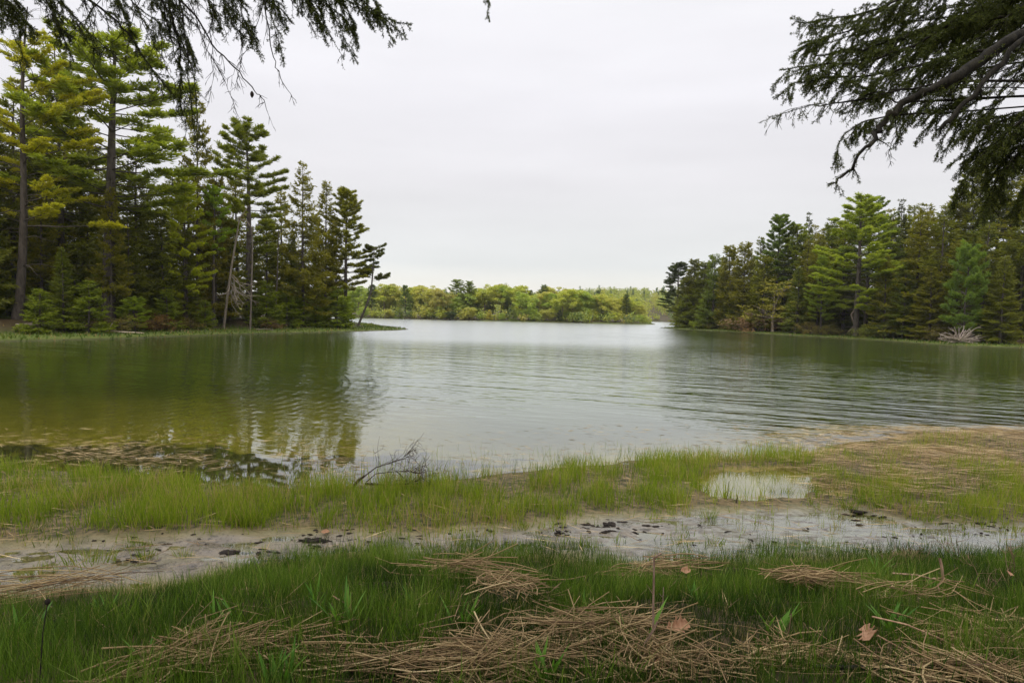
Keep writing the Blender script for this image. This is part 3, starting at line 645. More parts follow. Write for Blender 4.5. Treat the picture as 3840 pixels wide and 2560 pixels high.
place(SPR[4], 'spruce_tree', 'wide dark spruce between the brown-green spruce and the blue-green young pine', 'tree', GR, 3540, 775, 66, 1.0, (.105, .12, .02))
place(YOUNG[1], 'pine_tree', 'blue-green young pine with flat tiers above the bleached root', 'tree', GR, 3632, 930, 58, .55, (.11, .17, .05))
place(PIN[0], 'pine_tree', 'tall grey-trunked pine partly hidden by the hanging spruce bough', 'tree', GR, 3690, 640, 72, .8, (.12, .135, .03), 3.)
place(SPR[3], 'spruce_tree', 'tallest dark spruce at the frame edge behind the hanging bough', 'tree', GR, 3800, 590, 68, 1.0, (.08, .09, .018))
place(SPR[2], 'spruce_tree', 'low dark spruce sweeping down to the water beside the bleached root', 'tree', GR, 3770, 960, 57, 1.1, (.10, .115, .02))
place(SPR[0], 'spruce_tree', 'dense dark spruce directly behind the bleached root', 'tree', GR, 3700, 840, 61, 1.1, (.095, .11, .02))
place(PIN[3], 'pine_tree', 'bright low pine tier between the sparse yellow tree and the great pine', 'tree', GR, 3090, 960, 77, .8, (.17, .23, .04), 1.)
place(CEDAR[1], 'cedar_tree', 'broad brown-green cedar behind the red brush heap', 'tree', GR, 2870, 960, 90, 1.1, (.12, .135, .026))
for u, v, d, k, w in [(2590, 1010, 122, 2, 1), (2650, 1000, 116, 4, 1), (2720, 965, 112, 0, 1), (2830, 960, 104, 2, 1), (2900, 930, 98, 4, 1.1), (2960, 900, 100, 2, 1.1), (3030, 900, 88, 0, 1), (3090, 860, 92, 4, 1.1), (3130, 820, 86, 2, 1), (3080, 880, 84, 1, 1), (3180, 840, 82, 0, 1.1), (3340, 800, 78, 2, 1),
                     (3420, 770, 82, 0, 1), (3490, 765, 78, 2, 1), (3570, 760, 74, 0, 1.1), (3620, 740, 76, 4, 1.1), (3330, 960, 70, 2, 1), (3400, 980, 68, 0, 1.1), (3760, 700, 68, 4, 1.2), (3860, 660, 64, 0, 1.2), (3930, 640, 62, 2, 1.2), (4050, 620, 60, 4, 1.2), (3850, 800, 60, 1, 1.2), (2760, 1040, 96, 2, 1), (3000, 1000, 84, 2, 1.1), (3500, 1000, 64, 2, 1.3), (3600, 900, 64, 0, 1.2), (4150, 700, 58, 2, 1.2), (4260, 650, 57, 0, 1.2), (4380, 640, 56, 4, 1.2), (4500, 680, 55, 2, 1.2), (4020, 820, 58, 2, 1.2), (4650, 600, 55, 0, 1.2)]:
    place(SPR[k], 'spruce_tree', 'dark spruce crowded in the shade of the wood behind the bleached root', 'tree', 'spruces crowded inside the wood behind the bleached root', u, v, d, w, [G_SPR, (.115, .12, .018), (.08, .105, .022)][rs.randrange(3)])
for u, v, d, k, w in [(2640, 1020, 110, 2, 1), (2700, 1010, 106, 2, 1), (2770, 985, 100, 0, 1.1), (2815, 960, 98, 4, 1), (2880, 950, 96, 2, 1), (2950, 880, 96, 0, 1.1), (3010, 870, 94, 2, 1), (3060, 850, 96, 4, 1), (3110, 845, 92, 0, 1), (3150, 850, 88, 2, 1.1), (3190, 800, 90, 2, 1), (3300, 800, 84, 0, 1.1), (3350, 790, 84, 4, 1), (3420, 810, 80, 2, 1.1), (3480, 800, 76, 4, 1.1), (3560, 800, 74, 2, 1.1), (3660, 760, 72, 0, 1.1)]:
    place(SPR[k], 'spruce_tree', 'dark spruce crowded in the shade of the wood behind the bleached root', 'tree', 'spruces crowded inside the wood behind the bleached root', u, v, d, w, [G_SPR, (.13, .15, .02), G_SPR2][rs.randrange(3)])
place(SPARSE[0], 'leafy_tree', 'sparse yellow spring tree on a pale crooked stem beside the red brush heap', 'leafy tree', None, 2905, 1050, 83, 1.1, (.22, .20, .04), bark=(1.8, 1.7, 1.5))
place(SPARSE[0], 'leafy_tree', 'low sparse yellow-green tree between the brush heap and the great pine', 'leafy tree', None, 2985, 1130, 78, 1.2, (.18, .19, .035), 2., bark=(1.6, 1.5, 1.4))
for u, v, d, k, col, lab in [(2830, 1172, 79, 0, (.17, .11, .085), 'heap of red-brown brush at the water edge below the cedars'), (2750, 1195, 84, 1, (.20, .17, .07), 'low grey-green brush heap beside the red-brown one'), (3110, 1190, 72, 1, (.15, .11, .05), 'brownish shrub on the bank before the great pine'), (3040, 1185, 75, 0, (.20, .13, .06), 'dry tan shrub above the fallen grey logs'),
                             (3320, 1180, 66, 1, (.10, .12, .03), 'green-brown shrub beside the crooked pine trunk'), (3520, 1200, 60, 1, (.15, .095, .05), 'reddish dry shrub just before the blue-green young pine'), (3250, 1195, 68, 0, (.13, .13, .04), 'small yellowish shrub under the great bright pine'), (2655, 1175, 100, 1, (.16, .11, .05), 'brown shrub at the foot of the blue-green conifer')]:
    v += 0 if u in (2830, 2750) else 22
    place(BUSH[k], 'brush_heap' if 'heap' in lab else 'shrub', lab, 'shrub', None, u, v, d, 1.4 if u == 2830 else 1.0, col if u in (2830, 2750) else tuple(.55 * q + .45 * g_ for q, g_ in zip(col, (.09, .11, .025))))
for u, v, d, k, col, lab in [(600, 1165, 40.5, 0, (.13, .075, .035), 'red-brown dry shrub on the bank behind the fallen pale log'), (700, 1170, 43, 1, (.13, .10, .04), 'brown shrub under the lime-padded pine'), (1020, 1180, 55, 1, (.12, .075, .035), 'reddish dry shrub beneath the dark spruces of the spit wood'), (1235, 1172, 63, 1, (.12, .075, .035), 'reddish dry shrub by the last stems above the spit'), (450, 1165, 37.5, 1, (.14, .12, .045), 'low tan shrub beside the fallen pale log')]:
    place(BUSH[k], 'shrub', lab, 'shrub', None, u, v + 14, d, 1.5, col)
g = grounded(3218, 75, dz=-.1)
thing_tubes('crooked_trunk', [([g, unproj(3203, 1210, 74.9), unproj(3192, 1180, 74.9), unproj(3205, 1160, 74.9), unproj(3228, 1148, 74.9)], (.15, .09)), ([unproj(3222, 1150, 74.9), unproj(3240, 1172, 74.8), unproj(3258, 1182, 74.8)], (.07, .03)), ([unproj(3200, 1225, 74.8), unproj(3178, 1248, 74.7)], (.06, .04))], M_dead, 'pale crooked dead trunk bent like a question mark below the great pine', 'dead tree', None, (.5, .44, .37), 8)
g = grounded(3371, 71, dz=-.05)
thing_tubes('snag', [([g, g + (.02, 0, .45), g + (0, 0, .85)], (.16, .11))], M_dead, 'short broken snag post standing in the shore grass', 'snag', None, (.7, .58, .46), 7)
g = grounded(3305, 73, dz=0.)
thing_tubes('driftwood', [([unproj(3290, 1215, 74), unproj(3335, 1245, 73.5), unproj(3360, 1268, 73)], (.10, .05))], M_dead, 'slanting dead pole leaning beside the short snag', 'driftwood', None, (.6, .5, .4))
def root_wad():
    r = np.random.default_rng(21); g = on_plane(3598, 1290, .1); L = [([g + (.1, 1.2, .1), g + (.05, .5, .28), g + (.0, .0, .36)], (.16, .24))]
    for k in range(34):
        a = r.uniform(0, math.pi); el = r.uniform(.0, 1.0); d = np.array((math.cos(a) * 1.3, -r.uniform(-.2, .5), abs(math.sin(a)) * el + .05))
        P = ragged_branch(r, g + (.05, .1, .38), unit(d), r.uniform(1.2, 2.7) if abs(d[0]) > .5 else r.uniform(.9, 1.7), 6, .12); L.append((P, (.07, .02)))
        for j in range(2): L.append((ragged_branch(r, P[r.integers(2, 6)], unit(d + r.normal(0, .5, 3)), r.uniform(.3, .8), 3, .2), (.03, .012)))
    thing_tubes('root_wad', L, M_dead, 'upturned bleached root with spiky limbs lying at the water edge', 'stump', None, (1, .93, .88), 5)
root_wad()
for u, d, L_, lab in [(2960, 87, 3., 'grey fallen log in the shore grass beside the red brush heap'), (3800, 58.5, 2.5, 'dark fallen log at the water edge beyond the bleached root'), (3040, 84, 2., 'short grey log on the bank above the shore grass')]:
    g = grounded(u, d, dz=.1); thing_tubes('fallen_log', [([g, g + (L_ * .5, .3, .14), g + (L_, .5, .1)], (.16, .08)), ([g + (.3, 0, .1), g + (-.3, -.2, .6)], (.06, .02))], M_dead, lab, 'log', None, (.55, .48, .43))
# a few more of the same behind the frame edges, so that both woods go on
for i in range(16):
    place(YOUNG[0], 'young_spruce', 'young spruce along the green foot of the spit wood', 'tree', 'young spruces along the foot of the spit wood', 60 + 80 * i + rs.uniform(-25, 25), rs.uniform(1050, 1140) - (30 if i < 5 else 0), 40 + 1.5 * i, 1.5, (.11, .15, .025))
for i in range(24):
    place(YOUNG[0], 'young_spruce', 'young spruce along the foot of the wood behind the bleached root', 'tree', 'young spruces along the foot of the wood behind the bleached root', 2600 + 52 * i + rs.uniform(-20, 20), rs.uniform(1100, 1185) - 2 * i, 108 - 2.1 * i, 1.35, [(.10, .125, .022), (.12, .16, .03), (.11, .115, .02)][i % 3])
# ------------------------------------------------------------------ far shore
GF = 'spring trees along the far shore'
YG, OC, LG, DG = (.48, .49, .09), (.50, .47, .12), (.38, .45, .085), (.20, .26, .08)
place(PIN[0], 'pine_tree', 'tallest far-shore pine, left head of the twin-topped pair', 'tree', None, 1712, 1050, 176, 1.7, (.22, .28, .08), 1.)
place(PIN[3], 'pine_tree', 'slightly lower right head of the twin-topped far-shore pines', 'tree', None, 1762, 1056, 178, 1.6, (.22, .28, .08), 2.)
place(SPIRE[0], 'spruce_tree', 'small pointed spruce just left of the twin-topped pines', 'tree', None, 1672, 1080, 178, 1.5, (.13, .18, .06))
place(PIN[1], 'pine_tree', 'narrow dark pine standing before the ochre trees beside the spit wood', 'tree', None, 1521, 1072, 172, 1.1, (.16, .23, .08), .5)
place(SPIRE[0], 'spruce_tree', 'lone needle-like spruce tip above the pale round trees', 'tree', None, 1897, 1062, 184, 1.2, (.20, .25, .08))
place(PIN[3], 'pine_tree', 'dark pointed pine above the far-shore trees, nearest the bare sky gap', 'tree', None, 2040, 1070, 182, 1.3, (.17, .23, .08), 4.)
place(PIN[1], 'pine_tree', 'dark bushy conifer close beside the dark pointed pine', 'tree', None, 1985, 1090, 180, 1.3, (.15, .20, .065), 3.)
place(PIN[0], 'pine_tree', 'blue-green rounded pine on the skyline before the green hill', 'tree', None, 2242, 1090, 215, 1., (.12, .18, .08), 1.)
place(PIN[1], 'pine_tree', 'green pine group on the far point before the channel', 'tree', None, 2350, 1105, 172, 1.1, (.15, .20, .07), 1.)
place(PIN[1], 'pine_tree', 'pale green pine seen past the leaning conifer of the spit', 'tree', None, 1395, 1070, 176, 1.2, (.11, .16, .05), 2.5)
orden = ['first', 'second', 'third', 'fourth', 'fifth', 'sixth', 'seventh', 'eighth']
spec = [(1345, 1085, 0, LG), (1440, 1080, 3, YG), (1475, 1078, 0, OC), (1560, 1085, 1, YG), (1590, 1080, 0, OC), (1630, 1092, 3, OC), (1665, 1098, 1, (.45, .40, .13)), (1700, 1110, 0, LG), (1735, 1105, 2, LG), (1790, 1092, 3, YG), (1820, 1080, 0, YG), (1850, 1076, 1, (.44, .40, .12)),
        (1880, 1078, 3, YG), (1915, 1085, 0, LG), (1945, 1080, 1, YG), (1975, 1105, 0, LG), (2020, 1105, 1, OC), (2065, 1110, 3, LG), (2085, 1085, 0, OC), (2110, 1095, 1, YG), (2150, 1102, 0, YG), (2180, 1100, 3, LG), (2215, 1105, 1, LG), (2260, 1112, 0, YG), (2285, 1112, 2, OC), (2320, 1125, 1, OC), (2345, 1125, 0, YG), (2375, 1135, 2, YG), (2390, 1150, 2, OC)]
marks = [('the narrow dark pine', 1521), ('the twin-topped pines', 1737), ('the needle-like spruce tip', 1897), ('the dark pointed pine', 2040), ('the blue-green skyline pine', 2242)]
hue = {YG: 'yellow-green', OC: 'ochre', LG: 'fresh green'}
cnt = {}
for i, (u, v, k, col) in enumerate(spec):
    nm, mu = min(marks, key=lambda m: abs(m[1] - u)); side = 'right of' if u > mu else 'left of'
    c = cnt[(nm, side)] = cnt.get((nm, side), 0) + 1
    tot = sum(1 for s in spec if min(marks, key=lambda m: abs(m[1] - s[0]))[0] == nm and ('right of' if s[0] > mu else 'left of') == side)
    q = c if side == 'right of' else tot - c + 1
    place(DEC[k], 'leafy_tree', f'{hue.get(col, "pale tan")} spring tree on the far shore, {orden[q - 1]} {side} {nm}', 'leafy tree', GF, u, v - 9, 169 + rs.uniform(0, 9) + (8 if v < 1095 else 0), rs.uniform(.95, 1.2) * 1.1, col, bark=(1.6, 1.5, 1.4))
for u, v in [(1360, 1150), (1405, 1165), (1462, 1160), (1500, 1155), (1535, 1165), (1600, 1150), (1655, 1158), (1690, 1165), (1760, 1150), (1800, 1172), (1835, 1162), (1880, 1172), (1925, 1160), (1960, 1160), (2000, 1165), (2050, 1160), (2100, 1162), (2130, 1165), (2165, 1170), (2205, 1168), (2235, 1170), (2270, 1160), (2310, 1170), (2360, 1175), (2400, 1180)]:
    place(DEC[2] if rs.random() < .75 else YOUNG[0], 'small_tree', 'small understorey tree along the foot of the far-shore wood', 'leafy tree', 'small trees at the foot of the far-shore wood', u, v, 166.5 + rs.uniform(0, 4), rs.uniform(1.2, 1.6), [YG, LG, DG, (.07, .10, .03), OC][rs.randrange(5)])
for u, v in [(1430, 1118), (1540, 1112), (1620, 1125), (1690, 1120), (1750, 1125), (1840, 1115), (1900, 1118), (1960, 1120), (2010, 1122), (2070, 1130), (2140, 1125), (2200, 1130), (2250, 1135), (2330, 1140), (2370, 1140), (1480, 1120), (1580, 1122), (1790, 1122)]:
    place([PIN[1], SPR[2]][rs.randrange(2)], 'conifer', 'dark conifer set among the leafy far-shore trees', 'tree', 'dark conifers among the far-shore trees', u, v, 177 + rs.uniform(-3, 5), 1.3, (.16, .22, .07))
def far_forest():
    r = np.random.default_rng(77); cb = MB()
    n = 3200; x = r.uniform(-330, 420, n); y = 182 + (640 - 182) * r.random(n) ** .8
    keep = (x > y * -.42) & (x < y * .55) & (sdist(x, y, FAR) > 4); x = x[keep]; y = y[keep]; n = len(x); z = height(x, y)
    Hh = r.uniform(6.5, 10.5, n) * np.where(y < 215, .75, np.where(y < 300, .9, 1.)); rad = Hh * r.uniform(.30, .46, n); con = r.random(n) < .16
    per = 170; idx = np.repeat(np.arange(n), per); D = rvec(r, len(idx)); q = r.random(len(idx)) ** .4
    hh = np.where(con[idx], r.random(len(idx)) ** 1.3, .5 + .5 * D[:, 2] * q)
    wr = np.where(con[idx], .75 * (1 - hh) * q, q)
    lump = 1 + .25 * np.sin(D[:, 0] * 5 + idx) * np.sin(D[:, 1] * 4 + idx * 1.7)
    Pk = np.stack([x[idx] + D[:, 0] * rad[idx] * wr * lump, y[idx] + D[:, 1] * rad[idx] * wr * lump, z[idx] + np.clip(hh, .08, 1.05) * Hh[idx] * np.where(con[idx], 1.12, 1)], 1)
    Dk = rvec(r, len(idx)); ct = np.where(con, r.uniform(.0, .12, n), np.clip(r.normal(.55, .15, n), .25, 1))
    sz = np.where(y[idx] > 330, 1.15, .8) * r.uniform(.6, 1.1, len(idx))
    cb.kites(Pk, Dk, perp(r, Dk), sz, sz * .7, np.clip(ct[idx] + r.normal(0, .05, len(idx)), 0, 1), .5)
    n = 2600; x = r.uniform(-130, 200, n); y = r.uniform(158, 285, n); s_ = sdist(x, y, FAR); k = (s_ > .8) & (s_ < 8); x, y = x[k], y[k]; n = len(x); z = height(x, y); hb = r.uniform(1.2, 3.6, n); idx = np.repeat(np.arange(n), 90)
    D = rvec(r, len(idx)) * (r.random((len(idx), 1)) ** .4); Dk = rvec(r, len(idx))
    cb.kites(np.stack([x[idx] + D[:, 0] * hb[idx] * .7, y[idx] + D[:, 1] * hb[idx] * .7, z[idx] + hb[idx] * (.5 + .5 * D[:, 2])], 1), Dk, perp(r, Dk), .55, .38, np.clip(r.normal(.5, .25, n)[idx] + r.normal(0, .06, len(idx)), 0, 1), .5)
    m = leafmat('far_forest_leaves', [(0, (.13, .18, .07)), (.15, (.16, .22, .08)), (.35, (.30, .36, .065)), (.65, (.38, .40, .065)), (1, (.44, .38, .09))], transl=.3)
    o = cb.build('distant_forest', m); tag(o, 'distant spring forest covering the low hill beyond the far shore', 'forest', None, 'stuff')
far_forest()

# ------------------------------------------------------------------ overhanging spruces at both frame edges
def shoots(tb, nb, r, P, Rad, spec, lvl=0):
    """side shoots along a limb; the last level carries needles"""
    Lc = np.concatenate([[0], np.cumsum(np.linalg.norm(np.diff(P, axis=0), axis=1))]); L = Lc[-1]
    n = max(2, int(L * spec['n'])); s = np.sort(spec['s0'] + (1 - spec['s0']) * r.random(n))
    for i, q in enumerate(s):
        k = np.searchsorted(Lc, q * L) - 1; k = min(max(k, 0), len(P) - 2); f = (q * L - Lc[k]) / (Lc[k + 1] - Lc[k] + 1e-9)
        p = P[k] * (1 - f) + P[k + 1] * f; d = unit(P[k + 1] - P[k]); sd_ = 1 if i % 2 else -1
        lat = unit(np.cross(d, np.array((0, .45, 1.)) + r.normal(0, .35, 3))) * sd_
        l = spec['l'] * (1.15 - .75 * q) * r.uniform(.45, 1.15)
        dv = unit(d * spec.get('fw', .75) + lat * r.uniform(.4, 1.0) + np.array((0, 0, -spec['droop'])) + r.normal(0, .15, 3)); m = 5
        Q = [p]; dd = dv
        for j in range(m): dd = unit(dd + np.array((0, 0, -spec['sag'])) + r.normal(0, .1, 3)); Q.append(Q[-1] + dd * l / m)
        Q = np.array(Q); rb = min(.35 * np.interp(q, [0, 1], [Rad[0], Rad[-1]]) + .0012, .006) if lvl == 0 else .0022
        tb.tube(Q, np.linspace(rb, .0011, m + 1), 4 if lvl == 0 else 3)
        if lvl == 0:
            if spec['twig'] > 0: shoots(tb, nb, r, Q, (rb, .001), dict(n=spec['twig'], l=spec['tl'], s0=.08, droop=spec['droop'] * .6, sag=spec['sag'] * .6, needle=spec['needle'], twig=0, fw=.9), 1)
        if spec['needle'] > 0 and (lvl == 1 or r.random() < .8): needles(nb, r, Q, spec['needle'])
def needles(nb, r, Q, dens, t0=.0):
    L = np.linalg.norm(np.diff(Q, axis=0), axis=1).sum(); n = int(L * dens)
    if n < 2: return
    s = r.uniform(.08, 1, n); p = interp(Q, s); d = unit(interp(np.gradient(Q, axis=0), s))
    D = unit(d * .75 + rvec(r, n) * 1.0); up = D[:, 2] > -.15
    nb.kites(p, D, perp(r, D), r.uniform(.015, .023, n), .0045, np.clip(r.normal(.45, .22, n), 0, 1), .5)
def limb(parent, base, u_v_d, r0, r1, spec, seed, via=None, label=None, cones=()):
    """a bough as a part of its tree; bark tubes with needles as a sub-part"""
    r = np.random.default_rng(seed); tb = MB(); nb = MB()
    pts = [unproj(*a) for a in u_v_d]
    full = ([np.array(via[0])] if via else []) + pts if not via else [np.array(v_) for v_ in via] + pts
    full = np.array(full); k = np.linspace(0, len(full) - 1, 4 * (len(full) - 1) + 1)
    P = np.stack([np.interp(k, np.arange(len(full)), full[:, c]) for c in range(3)], 1)
    for _ in range(2): P[1:-1] = (P[:-2] + 2 * P[1:-1] + P[2:]) / 4
    P[1:-1] += r.normal(0, .006 + .2 * max(0, r0 - .02), P[1:-1].shape)
    rad = np.linspace(r0, r1, len(P)) * r.uniform(.86, 1.14, len(P)); off = base
    tb.tube(P - off, rad, 8 if r0 > .015 else 5)
    nv = 4 * len(via) if via else 0
    V = P[max(nv - 2, 0):] - off
    if spec: shoots(tb, nb, r, V, (rad[max(nv - 2, 0)], r1), spec)
    if spec and spec['needle'] > 0 and spec.get('tip', 1): needles(nb, r, V[-9:], spec['needle'] * 1.3)
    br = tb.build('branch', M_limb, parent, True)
    if label: br['label'] = label
    if nb.n: nb.build('needles', M_bough, br)
    for (u, v, d) in cones:
        c = MB(); p = unproj(u, v, d) - off; z = np.linspace(0, -.05, 6); c.tube(np.stack([p[0] + 0 * z, p[1] + 0 * z, p[2] + z], 1), (.003, .011, .014, .013, .009, .003), 7)
        c.build('cone', M_clod, br, True)
DENSE = dict(n=24, l=.36, s0=.05, droop=.25, sag=.10, twig=26, tl=.12, needle=650)
MED = dict(n=19, l=.32, s0=.1, droop=.28, sag=.07, twig=18, tl=.09, needle=420)
HANG = dict(n=22, l=.30, s0=.1, droop=.7, sag=.1, twig=16, tl=.08, needle=380)
THIN = dict(n=14, l=.30, s0=.1, droop=.4, sag=.09, twig=11, tl=.09, needle=120)
BARE = dict(n=12, l=.26, s0=.1, droop=.45, sag=.12, twig=10, tl=.09, needle=0)
BARE2 = dict(n=5, l=.22, s0=.1, droop=.55, sag=.1, twig=6, tl=.07, needle=0)

def overhead_tree(x, y, H, h0, R, seed, label, rad):
    """trunk and high crown of a spruce standing just outside the frame"""
    rr = np.random.default_rng(seed); zb = hz(x, y); b = np.array((x, y, zb)); tb = MB(); cb = MB()
    o = tag(empty('spruce_tree', b), label, 'tree', None)
    q = np.linspace(0, 1, 9); P = np.stack([.1 * np.sin(q * 4), .1 * np.sin(q * 3 + 1), -.3 + (H + .3) * q], 1); tb.tube(P, rad * (1 - q) ** .8 + .02, 12)
    z = h0
    while z < H - .3:
        t = (z - h0) / (H - h0)
        for k in range(5):
            az = rr.uniform(0, 6.28); L = R * (1 - t) ** .7 * rr.uniform(.7, 1.1) + .2; d0 = np.array((math.cos(az), math.sin(az), 0)); s = np.linspace(0, 1, 5)
            B = pathz(P, z) + d0 * (L * s)[:, None]; B[:, 2] += L * (.1 * s - .15 * s * s)
            if (B[-1, 2] + zb - CAMH) < .78 * max(B[-1, 1] + y + .4, 0): continue
            tb.tube(B, np.linspace(.03, .006, 5), 4)
            n = int(L * 60); sp = rr.uniform(.15, 1, n); base = interp(B, sp) + rr.normal(0, .22, (n, 3)) * np.array((1, 1, .35)) * (L * .3)
            D = unit(d0 + rr.normal(0, .7, (n, 3)) * np.array((1, 1, .5))); cb.kites(base, D, perp(rr, D), .24, .075, np.clip(rr.normal(.45, .2, n), 0, 1))
        z += .42
    tb.build('trunk', M_bark, o, True); obj('crown', cb.mesh('crown'), M_needle, o, (.04, .06, .015))
    return o, b
# the spruce beyond the upper edge on the spit side
OL, BL = overhead_tree(-4.9, 2.6, 15, 7.4, 3.4, 101, 'spruce whose dark twigs hang in over the spit wood, trunk outside the picture', .17)
def lift(u, v, d, h=.8):
    p = unproj(u, v, d); t = BL + np.array((0, 0, 4.6 + .25 * (seedc[0] % 5))); seedc[0] += 1
    m = (p + t) / 2; m[2] = max(p[2], t[2]) + h * .35
    a = p.copy(); a[2] += .35 * h; a = a + (t - p) * .08; return [t, m, a]
seedc = [0]
def LL(pts, r0, r1, spec, seed, cones=(), label=None):
    limb(OL, BL, pts, r0, r1, spec, seed, lift(*pts[0]), label, cones)
LL([(250, -60, 4.6), (420, 60, 4.6), (500, 150, 4.6), (562, 250, 4.6), (620, 320, 4.55), (642, 352, 4.5)], .015, .003, MED, 1)
LL([(615, -70, 4.8), (648, 80, 4.75), (672, 160, 4.7), (682, 260, 4.7), (676, 400, 4.65)], .016, .003, HANG, 2)
LL([(660, -20, 4.4), (735, 60, 4.4), (800, 170, 4.35), (880, 250, 4.3), (945, 335, 4.3), (985, 362, 4.3), (1003, 420, 4.3)], .011, .002, BARE, 3, [(945, 342, 4.3)], 'bare twiggy bough hanging lowest in the sky')
LL([(960, -120, 4.5), (985, -20, 4.5), (1002, 95, 4.5), (1020, 190, 4.45), (1045, 275, 4.4), (1080, 340, 4.4), (1112, 388, 4.4)], .008, .0016, BARE2, 4)
LL([(1060, -180, 4.9), (1220, -70, 4.85), (1340, 15, 4.8), (1430, 70, 4.75), (1545, 92, 4.7)], .014, .002, dict(DENSE, droop=.55, sag=.10, l=.28, tl=.09), 5, label='needled bough tip reaching furthest into the open sky')
LL([(1040, -160, 5.1), (1150, -60, 5.1), (1250, 40, 5.05), (1330, 110, 5.0)], .012, .002, dict(DENSE, droop=.8, sag=.14, l=.34, tl=.09), 6)
LL([(800, -80, 4.7), (850, 20, 4.7), (910, 90, 4.65), (965, 165, 4.6)], .010, .002, MED, 7)
LL([(-160, -160, 4.3), (-40, -60, 4.3), (30, 10, 4.3), (80, 70, 4.3), (95, 95, 4.3)], .012, .002, dict(DENSE, droop=.6), 8)
LL([(260, -120, 4.6), (325, 10, 4.6), (345, 90, 4.6), (338, 165, 4.6)], .008, .0016, BARE, 9)
LL([(640, 60, 4.7), (690, 180, 4.7), (735, 290, 4.65), (735, 420, 4.6), (762, 555, 4.6)], .008, .0014, dict(THIN, n=13, needle=200), 10)
LL([(60, -120, 4.7), (160, 10, 4.7), (230, 110, 4.7), (300, 160, 4.7)], .008, .0016, BARE, 11)
LL([(380, -120, 4.9), (500, 10, 4.9), (590, 90, 4.9), (660, 150, 4.9)], .010, .002, MED, 12)
LL([(520, -100, 5.0), (600, 0, 5.0), (700, 60, 5.0), (770, 140, 5.0)], .010, .002, THIN, 13)
LL([(700, -120, 4.5), (760, -20, 4.5), (820, 40, 4.5), (850, 130, 4.5)], .009, .002, THIN, 14)
LL([(870, -120, 5.0), (960, -40, 5.0), (1040, 20, 5.0), (1100, 90, 5.0)], .010, .002, dict(MED, droop=.9), 15)
LL([(1700, -260, 5.2), (1790, -110, 5.1), (1828, -10, 5.0), (1830, 62, 5.0)], .007, .002, dict(n=16, l=.12, s0=.45, droop=.6, sag=.1, twig=14, tl=.05, needle=500), 16, label='small needled twig tip at the top edge amid open sky')
LL([(150, -60, 4.9), (260, 40, 4.9), (330, 120, 4.9), (420, 200, 4.9), (510, 270, 4.9)], .008, .0016, dict(THIN, needle=160), 17)
LL([(672, -60, 4.6), (700, 180, 4.6), (715, 380, 4.55), (728, 520, 4.55)], .008, .0015, dict(THIN, n=18, needle=320, l=.24), 19)
LL([(600, -60, 4.75), (650, 180, 4.7), (690, 330, 4.7), (700, 450, 4.7)], .008, .0015, dict(THIN, n=18, needle=320, l=.24), 20)
LL([(-200, 60, 4.5), (-60, 130, 4.5), (30, 180, 4.5), (110, 250, 4.5)], .006, .0014, BARE, 18)

# the spruce beyond the frame on the other side
OR_, BR = overhead_tree(6.6, 4.4, 15, 8.2, 3.2, 103, 'spruce whose heavy limbs reach in over the wood with the bleached root', .22)
def RR(pts, r0, r1, spec, seed, zt=3.6, cones=(), label=None):
    t = BR + np.array((0, 0, zt)); p = unproj(*pts[0]); m = (p * .5 + t * .5) + np.array((0, 0, .12)); limb(OR_, BR, pts, r0, r1, spec, seed, [t, m], label, cones)
RD = dict(n=27, l=.44, s0=.0, droop=.3, sag=.08, twig=28, tl=.13, needle=620, fw=.95)
RD2 = dict(RD, droop=.7, sag=.14, l=.36)
RR([(4100, 40, 4.1), (3840, 130, 4.05), (3700, 205, 4.0), (3600, 280, 3.95), (3480, 340, 3.95), (3385, 390, 3.95), (3320, 445, 3.95), (3295, 500, 3.95), (3235, 585, 3.9), (3160, 670, 3.9), (3105, 690, 3.9)], .056, .003, dict(THIN, n=13, l=.26, needle=260, twig=14), 31, label='thick mossy limb slanting down to a bare twig end')
RR([(4000, 40, 4.0), (3815, 160, 3.95), (3700, 300, 3.9), (3600, 410, 3.9), (3528, 482, 3.9)], .026, .013, dict(BARE2, l=.2, tip=0), 32, 3.4, label='bare limb snapped off at its end')
RR([(4050, -180, 5.2), (3760, 0, 5.2), (3600, 85, 5.15), (3450, 125, 5.1), (3330, 160, 5.1), (3200, 190, 5.05), (3060, 210, 5.0)], .042, .004, RD, 33, 4.0)
RR([(3700, -160, 5.4), (3450, -30, 5.35), (3250, 50, 5.3), (3100, 75, 5.25), (2995, 85, 5.2)], .022, .003, RD, 34, 4.4)
RR([(3800, 60, 5.0), (3560, 110, 5.0), (3380, 190, 4.95), (3220, 240, 4.9), (3060, 245, 4.85), (2925, 262, 4.8)], .022, .003, RD, 35, 4.0)
RR([(3700, 180, 4.8), (3500, 230, 4.75), (3350, 270, 4.7), (3200, 290, 4.7), (3060, 290, 4.65), (2960, 320, 4.6)], .018, .003, RD, 36, 3.8)
RR([(3362, 392, 4.75), (3300, 350, 4.7), (3180, 300, 4.65), (3080, 265, 4.6)], .012, .003, RD, 37, 3.7)
RR([(3600, 300, 4.7), (3420, 330, 4.65), (3260, 370, 4.6), (3130, 390, 4.6), (3020, 400, 4.55), (2880, 440, 4.5)], .014, .0015, dict(MED, needle=240, l=.34, droop=.8), 38, 3.6)
RR([(3340, 430, 4.7), (3230, 460, 4.65), (3160, 500, 4.6), (3135, 590, 4.6)], .010, .002, RD2, 39, 3.6)
RR([(3560, -120, 5.1), (3340, 20, 5.1), (3180, 120, 5.05), (3060, 150, 5.0), (2985, 190, 5.0)], .014, .003, RD, 40, 4.4)
RR([(4100, 360, 4.4), (3850, 425, 4.4), (3760, 450, 4.35), (3680, 490, 4.3), (3600, 500, 4.3)], .018, .003, dict(RD2, droop=.4), 41, 3.0, label='dense needled bough hanging lowest at the frame edge')
